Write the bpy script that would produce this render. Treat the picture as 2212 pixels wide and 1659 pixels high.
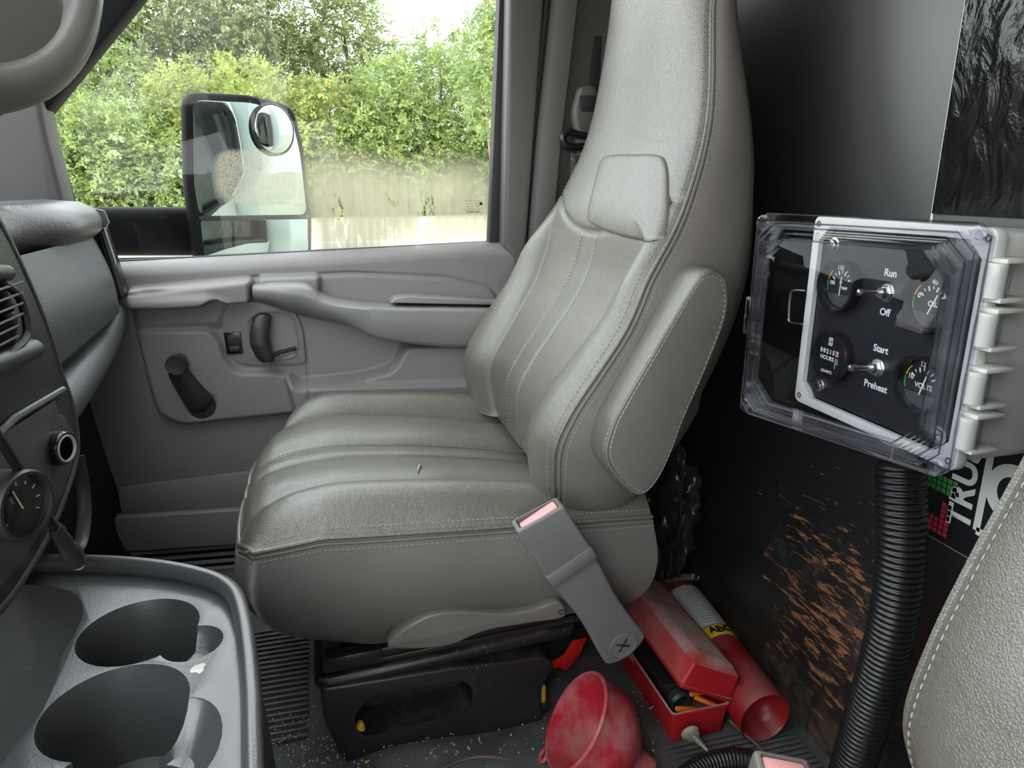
import bpy, bmesh, math, random
import numpy as np
from mathutils import Vector, Matrix

random.seed(7)
RNG = np.random.default_rng(11)
SC = bpy.context.scene
COL = SC.collection
for _o in list(bpy.data.objects):
    bpy.data.objects.remove(_o)

# ------------------------------------------------------------------ camera
FPX, CX, CY = 1530.0, 1106.0, 829.5
YAW, PIT = math.radians(15), math.radians(16)
CAM = Vector((0, 0, .80))
cd = bpy.data.cameras.new('camera')
cam = bpy.data.objects.new('camera', cd)
COL.objects.link(cam)
cam.location = CAM
cam.rotation_euler = (math.pi / 2 - PIT, 0, -YAW)
cd.sensor_width = 36
cd.lens = FPX / 2212 * 36
cd.clip_start = .02
cd.clip_end = 300
SC.camera = cam

# ------------------------------------------------------------------ sky: bright overcast
W = bpy.data.worlds.new('overcast_sky')
SC.world = W
W.use_nodes = True
bg = W.node_tree.nodes['Background']
bg.inputs[0].default_value = (.93, .97, 1.0, 1)
bg.inputs[1].default_value = 1.0
SC.view_settings.view_transform = 'Standard'
SC.view_settings.look = 'None'
SC.view_settings.gamma = 1
SC.view_settings.use_curve_mapping = False
SC.view_settings.exposure = 2.3
SC.cycles.use_denoising = True
SC.cycles.max_bounces = 14
SC.cycles.diffuse_bounces = 6
SC.cycles.transparent_max_bounces = 24
SC.cycles.transmission_bounces = 10
SC.cycles.caustics_refractive = False
SC.cycles.caustics_reflective = False

# ------------------------------------------------------------------ helpers
_F = Vector((math.sin(YAW) * math.cos(PIT), math.cos(YAW) * math.cos(PIT), -math.sin(PIT)))
_R = Vector((math.cos(YAW), -math.sin(YAW), 0))
_U = _R.cross(_F)

def at(u, v, x=None, y=None, z=None):
    d = _F + _R * ((u - CX) / FPX) - _U * ((v - CY) / FPX)
    if x is not None: t = (x - CAM.x) / d.x
    elif y is not None: t = (y - CAM.y) / d.y
    else: t = (z - CAM.z) / d.z
    return CAM + d * t

def pxz(pts, y):
    return [(p.x, p.z) for p in (at(u, v, y=y) for u, v in pts)]

def curve(xs, ys):
    xs = np.array(xs, float); ys = np.array(ys, float)
    m = np.gradient(ys, xs)
    def f(q):
        q = np.clip(np.asarray(q, float), xs[0], xs[-1])
        i = np.clip(np.searchsorted(xs, q) - 1, 0, len(xs) - 2)
        h = xs[i + 1] - xs[i]; t = (q - xs[i]) / h
        return ((2*t**3 - 3*t**2 + 1) * ys[i] + (t**3 - 2*t**2 + t) * h * m[i]
                + (-2*t**3 + 3*t**2) * ys[i + 1] + (t**3 - t**2) * h * m[i + 1])
    return f

def sstep(e0, e1, x):
    t = np.clip((x - e0) / (e1 - e0), 0, 1)
    return t * t * (3 - 2 * t)

def sdf(X, Z, poly):
    P = np.array(poly, float); n = len(P)
    d = np.full(X.shape, 1e9); inside = np.zeros(X.shape, bool)
    for i in range(n):
        a = P[i]; b = P[(i + 1) % n]; e = b - a
        wx, wz = X - a[0], Z - a[1]
        t = np.clip((wx * e[0] + wz * e[1]) / (e @ e + 1e-12), 0, 1)
        d = np.minimum(d, np.hypot(wx - e[0] * t, wz - e[1] * t))
        c = ((a[1] <= Z) & (b[1] > Z)) | ((b[1] <= Z) & (a[1] > Z))
        xi = a[0] + (Z - a[1]) / (e[1] if abs(e[1]) > 1e-9 else 1e-9) * e[0]
        inside ^= c & (X < xi)
    return np.where(inside, -d, d)

def spline(pts, n=8, closed=False):
    P = [Vector(p) for p in pts]; N = len(P); out = []
    rng = range(N if closed else N - 1)
    for i in rng:
        if closed: p0, p1, p2, p3 = P[i - 1], P[i], P[(i + 1) % N], P[(i + 2) % N]
        else: p0, p1, p2, p3 = P[max(i - 1, 0)], P[i], P[i + 1], P[min(i + 2, N - 1)]
        for k in range(n):
            t = k / n
            out.append(.5 * (2*p1 + (p2 - p0)*t + (2*p0 - 5*p1 + 4*p2 - p3)*t*t + (3*p1 - p0 - 3*p2 + p3)*t**3))
    if not closed: out.append(P[-1].copy())
    return out

def fillet(poly, r, n=5):
    out = []; N = len(poly)
    for i in range(N):
        p0, p, p1 = Vector(poly[i - 1]), Vector(poly[i]), Vector(poly[(i + 1) % N])
        a = (p0 - p); b = (p1 - p)
        rr = min(r, a.length * .45, b.length * .45)
        a.normalize(); b.normalize()
        A = p + a * rr; B = p + b * rr
        for k in range(n + 1):
            t = k / n
            out.append(tuple((1-t)**2 * A + 2*t*(1-t) * p + t*t * B))
    return out

def add_mesh(name, verts, faces, mat, parent=None, angle=40, kind=None):
    me = bpy.data.meshes.new(name)
    me.from_pydata([tuple(v) for v in verts], [], faces)
    me.update()
    return finish(name, me, mat, parent, angle, kind)

def finish(name, me, mat, parent=None, angle=40, kind=None, fixnormals=True):
    if fixnormals:
        bm = bmesh.new(); bm.from_mesh(me)
        bmesh.ops.recalc_face_normals(bm, faces=bm.faces)
        bm.to_mesh(me); bm.free()
    for p in me.polygons: p.use_smooth = True
    if angle is not None and angle < 180:
        me.set_sharp_from_angle(angle=math.radians(angle))
    if mat: me.materials.append(mat)
    o = bpy.data.objects.new(name, me)
    COL.objects.link(o)
    if parent: child(o, parent)
    if kind: o['kind'] = kind
    return o

def world_loc(p):
    m = Matrix.Translation(p.location)
    q = p.parent
    return p.location if q is None else (q.location if q.type == 'EMPTY' else p.location)

def child(o, parent):
    o.parent = parent
    root = parent
    while root.parent: root = root.parent
    if parent.type == 'EMPTY':
        o.matrix_parent_inverse = Matrix.Translation(-parent.location)

def thing(name, loc, label, cat, group=None, kind=None):
    o = bpy.data.objects.new(name, None)
    o.empty_display_size = .05
    COL.objects.link(o)
    o.location = loc
    return tag(o, label, cat, group, kind)

def tag(o, label, cat, group=None, kind=None):
    o['label'] = label
    if cat: o['category'] = cat
    if group: o['group'] = group
    if kind: o['kind'] = kind
    return o

def loft(rings, closed=True, cap0=False, cap1=False):
    n = len(rings[0]); V = [v for r in rings for v in r]; Fc = []
    m = n if closed else n - 1
    for i in range(len(rings) - 1):
        for j in range(m):
            k = (j + 1) % n
            Fc.append((i*n + j, i*n + k, (i+1)*n + k, (i+1)*n + j))
    if cap0: Fc.append(tuple(range(n))[::-1])
    if cap1: Fc.append(tuple((len(rings)-1)*n + j for j in range(n)))
    return V, Fc

def gridmesh(X, Y, Z):
    r, c = X.shape
    V = np.stack([X.ravel(), Y.ravel(), Z.ravel()], 1).tolist()
    Fc = [(i*c + j, i*c + j + 1, (i+1)*c + j + 1, (i+1)*c + j) for i in range(r-1) for j in range(c-1)]
    return V, Fc

def tube(path, rad, n=12, cap=True, flat=1.0, up=None):
    P = [Vector(p) for p in path]; N = len(P)
    if not hasattr(rad, '__len__'): rad = [rad] * N
    T = [(P[min(i+1, N-1)] - P[max(i-1, 0)]).normalized() for i in range(N)]
    a = up or (Vector((0, 0, 1)) if abs(T[0].z) < .9 else Vector((1, 0, 0)))
    nrm = (a - T[0] * a.dot(T[0])).normalized()
    rings = []
    for i in range(N):
        nrm = (nrm - T[i] * nrm.dot(T[i])).normalized()
        b = T[i].cross(nrm)
        rings.append([P[i] + (nrm * math.cos(q) * flat + b * math.sin(q)) * rad[i]
                      for q in (2*math.pi*k/n for k in range(n))])
    return loft(rings, True, cap, cap)

def frame(o, ex, ey, ez=None):
    ex = Vector(ex).normalized(); ey = Vector(ey); ey = (ey - ex * ey.dot(ex)).normalized()
    ez = ex.cross(ey) if ez is None else Vector(ez).normalized()
    o = Vector(o)
    return Matrix(((ex.x, ey.x, ez.x, o.x), (ex.y, ey.y, ez.y, o.y), (ex.z, ey.z, ez.z, o.z), (0, 0, 0, 1)))

# XZ(y0): local (a,b,c) -> world (a, y0 - c, b); c grows towards the driver
def XZ(y0): return Matrix(((1, 0, 0, 0), (0, 0, -1, y0), (0, 1, 0, 0), (0, 0, 0, 1)))
# XY(z0): local (a,b,c) -> world (a,b,z0+c)
def XY(z0): return Matrix.Translation((0, 0, z0))

def prism(outline, c0, c1, M, bevel=0, seg=2, bottom_bevel=True):
    bm = bmesh.new()
    vs = [bm.verts.new((p[0], p[1], c0)) for p in outline]
    f = bm.faces.new(vs)
    r = bmesh.ops.extrude_face_region(bm, geom=[f])
    bmesh.ops.translate(bm, verts=[e for e in r['geom'] if isinstance(e, bmesh.types.BMVert)], vec=(0, 0, c1 - c0))
    bmesh.ops.recalc_face_normals(bm, faces=bm.faces)
    if bevel:
        ed = [e for e in bm.edges if abs(e.verts[0].co.z - e.verts[1].co.z) < 1e-9
              and (bottom_bevel or abs(e.verts[0].co.z - c1) < 1e-9)]
        bmesh.ops.bevel(bm, geom=ed, offset=bevel, segments=seg, affect='EDGES', clamp_overlap=True, profile=.5)
    bm.transform(M)
    return from_bm(bm)

def from_bm(bm):
    bm.verts.index_update()
    V = [v.co.copy() for v in bm.verts]; Fc = [[v.index for v in f.verts] for f in bm.faces]
    bm.free()
    return V, Fc

def box(x0, x1, y0, y1, z0, z1, bevel=0, seg=2, M=None):
    bm = bmesh.new()
    bmesh.ops.create_cube(bm, size=1)
    for v in bm.verts:
        v.co = Vector(((x0 + x1)/2 + v.co.x*(x1 - x0), (y0 + y1)/2 + v.co.y*(y1 - y0), (z0 + z1)/2 + v.co.z*(z1 - z0)))
    if bevel: bmesh.ops.bevel(bm, geom=bm.edges[:], offset=bevel, segments=seg, affect='EDGES', clamp_overlap=True, profile=.5)
    if M is not None: bm.transform(M)
    return from_bm(bm)

def lathe(profile, M, n=32, cap0=True, cap1=True):
    rings = [[M @ Vector((r*math.cos(2*math.pi*k/n), r*math.sin(2*math.pi*k/n), h)) for k in range(n)] for r, h in profile]
    return loft(rings, True, cap0, cap1)

def join(*parts):
    V, Fc = [], []
    for v, f in parts:
        o = len(V); V += list(v); Fc += [[i + o for i in q] for q in f]
    return V, Fc

def xf(part, M):
    return [M @ Vector(v) for v in part[0]], part[1]

def modified(o, mods):
    for t, kw in mods:
        m = o.modifiers.new(t, t)
        for k, v in kw.items(): setattr(m, k, v)
    dg = bpy.context.evaluated_depsgraph_get()
    me = bpy.data.meshes.new_from_object(o.evaluated_get(dg))
    o.modifiers.clear(); o.data = me
    for p in me.polygons: p.use_smooth = True
    me.set_sharp_from_angle(angle=math.radians(40))
    return o

def cut(o, *parts):
    cs = []
    for v, f in parts:
        cs.append(add_mesh('cutter', v, f, None))
    modified(o, [('BOOLEAN', dict(operation='DIFFERENCE', object=c, solver='EXACT')) for c in cs])
    for c in cs: bpy.data.objects.remove(c)
    return o

def text_mesh(name, s, size, M, mat, parent, extrude=.0002, bold=0.0, align='CENTER'):
    cu = bpy.data.curves.new(name, 'FONT')
    cu.body = s; cu.size = size; cu.align_x = align; cu.align_y = 'CENTER'
    cu.extrude = extrude; cu.offset = bold; cu.resolution_u = 3 if size < .03 else 10
    t = bpy.data.objects.new(name, cu); COL.objects.link(t)
    bpy.context.view_layer.update()
    dg = bpy.context.evaluated_depsgraph_get()
    me = bpy.data.meshes.new_from_object(t.evaluated_get(dg))
    bpy.data.objects.remove(t)
    me.transform(M); me.materials.clear()
    return finish(name, me, mat, parent, None, fixnormals=False)

def dashes(path, L, gap, rad, M=None):
    """short thread stitches along a path"""
    P = [Vector(p) for p in path]; out = []; acc = 0; pos = 0
    seg = [(P[i+1] - P[i]).length for i in range(len(P) - 1)]; tot = sum(seg)
    def pt(s):
        for i, l in enumerate(seg):
            if s <= l or i == len(seg) - 1: return P[i].lerp(P[i+1], min(1, s / max(l, 1e-9)))
            s -= l
    s = 0
    while s + L < tot:
        out.append(tube([pt(s), pt(s + L*.5), pt(s + L)], [rad*.5, rad, rad*.5], 5))
        s += L + gap
    return join(*out)

# ------------------------------------------------------------------ materials
def nodes(m): return m.node_tree.nodes, m.node_tree.links

def mat(name, col, rough=.5, metal=0.0, var=.08, vscale=6, bump=.0, bscale=300, leather=0.0, spec=.5,
        dust=None, coat=0.0, spots=None, stretch=None):
    """principled material with noise in the colour, fine relief and optional settled dust or small spots"""
    m = bpy.data.materials.new(name); m.use_nodes = True
    N, L = nodes(m); b = N['Principled BSDF']
    tc = N.new('ShaderNodeTexCoord'); src = tc.outputs['Object']
    if stretch:
        mp = N.new('ShaderNodeMapping'); mp.inputs['Scale'].default_value = stretch
        L.new(src, mp.inputs[0]); src2 = mp.outputs[0]
    else: src2 = src
    n1 = N.new('ShaderNodeTexNoise'); n1.inputs['Scale'].default_value = vscale; n1.inputs['Detail'].default_value = 6
    L.new(src2, n1.inputs['Vector'])
    cr = N.new('ShaderNodeMapRange'); cr.inputs['From Min'].default_value = .3; cr.inputs['From Max'].default_value = .7
    cr.inputs['To Min'].default_value = 1 - var; cr.inputs['To Max'].default_value = 1 + var
    L.new(n1.outputs['Fac'], cr.inputs['Value'])
    mx = N.new('ShaderNodeMix'); mx.data_type = 'RGBA'; mx.blend_type = 'MULTIPLY'; mx.inputs['Factor'].default_value = 1
    mx.inputs['A'].default_value = (*col, 1); L.new(cr.outputs[0], mx.inputs['B'])
    out = mx.outputs['Result']; rsock = None
    if dust:
        dcol, amount, dscale, up = dust
        dn = N.new('ShaderNodeTexNoise'); dn.inputs['Scale'].default_value = dscale; dn.inputs['Detail'].default_value = 8
        dn.inputs['Roughness'].default_value = .7; L.new(src, dn.inputs['Vector'])
        fac = N.new('ShaderNodeMapRange'); fac.inputs['From Min'].default_value = .62 - amount*.35; fac.inputs['From Max'].default_value = .75 - amount*.2
        L.new(dn.outputs['Fac'], fac.inputs['Value']); fs = fac.outputs[0]
        if up:
            ge = N.new('ShaderNodeNewGeometry'); sp = N.new('ShaderNodeSeparateXYZ'); L.new(ge.outputs['Normal'], sp.inputs[0])
            u = N.new('ShaderNodeMapRange'); u.inputs['From Min'].default_value = .35; u.inputs['From Max'].default_value = .9
            L.new(sp.outputs['Z'], u.inputs['Value'])
            mm = N.new('ShaderNodeMath'); mm.operation = 'MULTIPLY'; L.new(fs, mm.inputs[0]); L.new(u.outputs[0], mm.inputs[1]); fs = mm.outputs[0]
        k = N.new('ShaderNodeMath'); k.operation = 'MULTIPLY'; k.inputs[1].default_value = min(1, amount); L.new(fs, k.inputs[0])
        m2 = N.new('ShaderNodeMix'); m2.data_type = 'RGBA'; m2.inputs['B'].default_value = (*dcol, 1)
        L.new(k.outputs[0], m2.inputs['Factor']); L.new(out, m2.inputs['A']); out = m2.outputs['Result']
        rr = N.new('ShaderNodeMapRange'); rr.inputs['To Min'].default_value = rough; rr.inputs['To Max'].default_value = .9
        L.new(k.outputs[0], rr.inputs['Value']); rsock = rr.outputs[0]
    if spots:
        scol, sscale, size = spots
        v = N.new('ShaderNodeTexVoronoi'); v.inputs['Scale'].default_value = sscale; L.new(src, v.inputs['Vector'])
        nn = N.new('ShaderNodeTexNoise'); nn.inputs['Scale'].default_value = 9; L.new(src, nn.inputs['Vector'])
        th = N.new('ShaderNodeMath'); th.operation = 'MULTIPLY'; th.inputs[1].default_value = size*2; L.new(nn.outputs['Fac'], th.inputs[0])
        lt = N.new('ShaderNodeMath'); lt.operation = 'LESS_THAN'; L.new(v.outputs['Distance'], lt.inputs[0]); L.new(th.outputs[0], lt.inputs[1])
        m3 = N.new('ShaderNodeMix'); m3.data_type = 'RGBA'; m3.inputs['B'].default_value = (*scol, 1)
        L.new(lt.outputs[0], m3.inputs['Factor']); L.new(out, m3.inputs['A']); out = m3.outputs['Result']
    L.new(out, b.inputs['Base Color'])
    if rsock: L.new(rsock, b.inputs['Roughness'])
    else: b.inputs['Roughness'].default_value = rough
    b.inputs['Metallic'].default_value = metal
    b.inputs['Specular IOR Level'].default_value = spec
    b.inputs['Coat Weight'].default_value = coat; b.inputs['Coat Roughness'].default_value = .25
    if bump or leather:
        h = None
        n2 = N.new('ShaderNodeTexNoise'); n2.inputs['Scale'].default_value = bscale; n2.inputs['Detail'].default_value = 4; n2.inputs['Distortion'].default_value = .6
        L.new(src2, n2.inputs['Vector']); h = n2.outputs['Fac']
        if leather:
            v = N.new('ShaderNodeTexVoronoi'); v.feature = 'DISTANCE_TO_EDGE'; v.inputs['Scale'].default_value = bscale*.8
            L.new(src2, v.inputs['Vector'])
            mr = N.new('ShaderNodeMapRange'); mr.inputs['From Max'].default_value = .25; L.new(v.outputs['Distance'], mr.inputs['Value'])
            n3 = N.new('ShaderNodeTexNoise'); n3.inputs['Scale'].default_value = 45; n3.inputs['Detail'].default_value = 5; n3.inputs['Distortion'].default_value = 1.5
            L.new(src, n3.inputs['Vector'])
            a1 = N.new('ShaderNodeMath'); a1.operation = 'MULTIPLY_ADD'; a1.inputs[1].default_value = .45
            L.new(mr.outputs[0], a1.inputs[0]); L.new(n2.outputs['Fac'], a1.inputs[2])
            a2 = N.new('ShaderNodeMath'); a2.operation = 'MULTIPLY_ADD'; a2.inputs[1].default_value = 1.6
            L.new(n3.outputs['Fac'], a2.inputs[0]); L.new(a1.outputs[0], a2.inputs[2]); h = a2.outputs[0]
        bp = N.new('ShaderNodeBump'); bp.inputs['Strength'].default_value = max(bump, leather); bp.inputs['Distance'].default_value = .002
        L.new(h, bp.inputs['Height']); L.new(bp.outputs[0], b.inputs['Normal'])
    return m

M = {}
M['leather'] = mat('grey_vinyl', (.118, .115, .095), .27, var=.16, vscale=5, leather=.34, spec=.9, coat=.40, bscale=560)
M['leather_side'] = mat('grey_vinyl_side', (.150, .139, .128), .40, var=.14, vscale=6, leather=.22, bscale=640, dust=((.10, .095, .09), .25, 9, False))
M['thread'] = mat('stitch_thread', (.34, .34, .31), .7, var=.1)
M['doorgrey'] = mat('door_plastic', (.235, .225, .225), .48, var=.06, vscale=8, bump=.22, bscale=420)
M['doorgrey2'] = mat('door_insert_plastic', (.245, .235, .235), .42, var=.05, vscale=8, bump=.20, bscale=420)
M['armgrey'] = mat('armrest_plastic', (.235, .235, .225), .38, var=.06, bump=.16, bscale=420)
M['apillar'] = mat('windscreen_pillar_plastic', (.048, .046, .046), .65, var=.06, bump=.12, bscale=500)
M['pillar'] = mat('pillar_plastic', (.105, .101, .097), .55, var=.06, bump=.12, bscale=500)
M['black'] = mat('black_plastic', (.028, .028, .031), .42, var=.15, bump=.10, bscale=420)
M['blackgloss'] = mat('black_gloss', (.012, .012, .014), .22, var=.1)
M['rubber'] = mat('black_rubber', (.016, .017, .019), .55, var=.2)
M['seal'] = mat('door_seal', (.03, .036, .043), .45, var=.2)
M['dash'] = mat('dash_plastic', (.066, .070, .073), .40, var=.10, vscale=10, bump=.30, bscale=330)
M['dashtop'] = mat('dash_top_plastic', (.062, .064, .066), .33, spec=.8, var=.08, vscale=10, bump=.25, bscale=330)
M['console'] = mat('console_plastic', (.044, .046, .048), .31, spec=.9, coat=.4, var=.15, vscale=9, bump=.14, bscale=420, dust=((.09, .093, .093), .04, 14, False))
M['mat'] = mat('rubber_floor', (.085, .088, .090), .45, var=.3, vscale=7, bump=.3, bscale=70, dust=((.20, .20, .19), .42, 16, True), spots=((.45, .44, .40), 190, .05))
M['metalblack'] = mat('painted_steel', (.020, .020, .023), .30, var=.2, dust=((.16, .13, .10), .45, 22, True), spots=((.55, .54, .52), 150, .075), bump=.06, bscale=200)
M['railblack'] = mat('rail_steel', (.034, .032, .031), .28, metal=.2, var=.2, dust=((.13, .10, .08), .2, 30, True))
M['steel'] = mat('bright_steel', (.62, .61, .58), .26, metal=1, var=.1, vscale=30)
M['red'] = mat('red_plastic', (.42, .012, .018), .42, var=.12, vscale=12, dust=((.50, .37, .34), .95, 9, True), bump=.05, bscale=120)
M['redfunnel'] = mat('red_funnel_plastic', (.47, .018, .035), .38, var=.15, vscale=14, dust=((.40, .25, .25), .55, 18, False), bump=.06, bscale=90)
M['redcan'] = mat('red_paint', (.27, .010, .014), .36, var=.14, vscale=10, dust=((.24, .13, .12), .6, 10, True))
M['redstrap'] = mat('red_strap', (.62, .015, .012), .45, var=.1)
M['pink'] = mat('pink_button', (.78, .36, .36), .42, var=.05)
M['buckle'] = mat('buckle_plastic', (.155, .148, .145), .48, var=.1, bump=.08, bscale=500)
M['web'] = mat('belt_webbing', (.13, .125, .12), .75, var=.15, bump=.5, bscale=900)
M['lever'] = mat('lever_plastic', (.15, .142, .128), .38, var=.12, bump=.06, bscale=400)
M['boxgrey'] = mat('enclosure_plastic', (.74, .74, .69), .42, var=.04, bump=.04, bscale=500)
M['panelblack'] = mat('panel_black', (.012, .013, .015), .38, var=.2, bump=.03, bscale=90)
M['white'] = mat('white_print', (.75, .75, .73), .6, var=.04)
M['yellow'] = mat('yellow_plastic', (.62, .40, .03), .5, var=.2, vscale=40)
M['yellowprint'] = mat('yellow_print', (.75, .55, .03), .6, var=.08)
M['orange'] = mat('orange_plastic', (.75, .20, .01), .45, var=.1)
M['greenprint'] = mat('green_print', (.06, .34, .10), .6, var=.05)
M['redprint'] = mat('red_print', (.50, .03, .05), .6, var=.05)
M['needle'] = mat('needle_white', (.8, .76, .66), .5, var=.02)
M['brownwire'] = mat('brown_wire', (.14, .085, .06), .45, var=.1)
M['paper'] = mat('label_paper', (.55, .55, .52), .6, var=.15, vscale=40)
M['bag'] = mat('black_bag', (.020, .020, .024), .25, var=.2, bump=.3, bscale=60)
M['greytube'] = mat('grey_tube', (.17, .18, .185), .45, var=.15)
M['bodywhite'] = mat('white_body_paint', (.72, .73, .72), .25, var=.02, coat=.4)
M['clip'] = mat('clip_nylon', (.40, .39, .33), .5, var=.1)
M['headliner'] = mat('headliner', (.42, .41, .39), .8, var=.05)
M['bark'] = mat('bark', (.10, .085, .07), .85, var=.3, vscale=8, bump=.5, bscale=20)
M['palebark'] = mat('pale_bark', (.36, .25, .17), .8, var=.2, vscale=8)
M['gravel'] = mat('gravel_ground', (.62, .54, .40), .9, var=.12, vscale=1.2, bump=.3, bscale=12)
M['wheelgrey'] = mat('steering_plastic', (.16, .155, .145), .34, var=.08, bump=.10, bscale=420)
M['frit'] = mat('black_frit', (.006, .006, .007), .8, var=.1, spec=.12)
M['bezel'] = mat('bezel_plastic', (.020, .019, .021), .42, var=.12, bump=.2, bscale=420)
M['hose'] = mat('hose_plastic', (.012, .012, .013), .32, var=.2)

def glass_mat(name, tint, gloss=.06, rough=.0):
    m = bpy.data.materials.new(name); m.use_nodes = True
    N, L = nodes(m); N.remove(N['Principled BSDF']); o = N['Material Output']
    t = N.new('ShaderNodeBsdfTransparent'); t.inputs[0].default_value = (*tint, 1)
    g = N.new('ShaderNodeBsdfGlossy'); g.inputs['Roughness'].default_value = rough
    lw = N.new('ShaderNodeLayerWeight'); lw.inputs['Blend'].default_value = .5
    mr = N.new('ShaderNodeMapRange'); mr.inputs['To Min'].default_value = gloss; mr.inputs['To Max'].default_value = .75
    pw = N.new('ShaderNodeMath'); pw.operation = 'POWER'; pw.inputs[1].default_value = 3.5
    L.new(lw.outputs['Facing'], pw.inputs[0]); L.new(pw.outputs[0], mr.inputs['Value'])
    mx = N.new('ShaderNodeMixShader'); L.new(mr.outputs[0], mx.inputs[0]); L.new(t.outputs[0], mx.inputs[1]); L.new(g.outputs[0], mx.inputs[2])
    L.new(mx.outputs[0], o.inputs[0])
    return m
M['lens'] = glass_mat('gauge_glass', (.96, .97, .97), .04)
M['screen'] = glass_mat('windscreen_glass', (.96, .975, .97), .03)
M['clearpane'] = glass_mat('clear_lid_pane', (.95, .955, .985), .025)
M['clearrim'] = glass_mat('clear_lid_rim', (.955, .955, .985), .06, .03)
M['clearedge'] = glass_mat('clear_lid_edge', (.90, .90, .97), .42, .08)

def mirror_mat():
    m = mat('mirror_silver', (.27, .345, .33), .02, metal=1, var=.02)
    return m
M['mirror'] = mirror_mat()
M['mirrorblack'] = mat('mirror_housing', (.005, .005, .006), .65, var=.2, bump=.1, bscale=400, spec=.12)

# ================================================================== STRUCTURE
# ---- cab floor: ribbed rubber mat
def make_floor():
    nx, ny = 300, 130
    xs = np.linspace(-.75, .70, nx); ys = np.linspace(-.6, 1.52, ny)
    X, Y = np.meshgrid(xs, ys, indexing='ij')
    Z = -.004 + .0012 * np.sin(Y * 2*np.pi / .03) * 0
    Z = Z + .0035 * np.sin(3*X + 2.1) * np.sin(5*Y)
    V, Fc = gridmesh(X, Y, Z)
    o = add_mesh('floor', V, Fc, M['mat'], angle=180)
    tag(o, 'black ribbed rubber floor mat, dusty, under the passenger seat', 'floor', kind='structure')
    # raised ribs of the mat, in front of and beside the pedestal
    def ribs(x0, x1, y0, n, step, nm):
        for k in range(n):
            y = y0 + k * step
            r = add_mesh('rib', *tube([(x0, y, -.001), ((x0+x1)/2, y + .001, -.0005), (x1, y, -.001)], .0035, 6, flat=.6), M['mat'], o)
    ribs(-.45, -.07, .93, 22, .0135, 0)
    ribs(.30, .64, .66, 12, .0095, 1)
    # hump of the mat over the floor bolts, in front of the pedestal
    xs = np.linspace(-.06, .50, 70); ys = np.linspace(.60, .90, 40)
    X, Y = np.meshgrid(xs, ys, indexing='ij')
    w = sstep(-.06, .06, X) * (1 - sstep(.32, .50, X)) * sstep(.60, .72, Y) * (1 - sstep(.84, .90, Y))
    Z = -.004 + .014 * w * (1 + .5*np.sin(X*22) * np.sin(Y*31))
    add_mesh('mat_hump', *gridmesh(X, Y, Z), M['mat'], o, angle=180)
make_floor()

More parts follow.
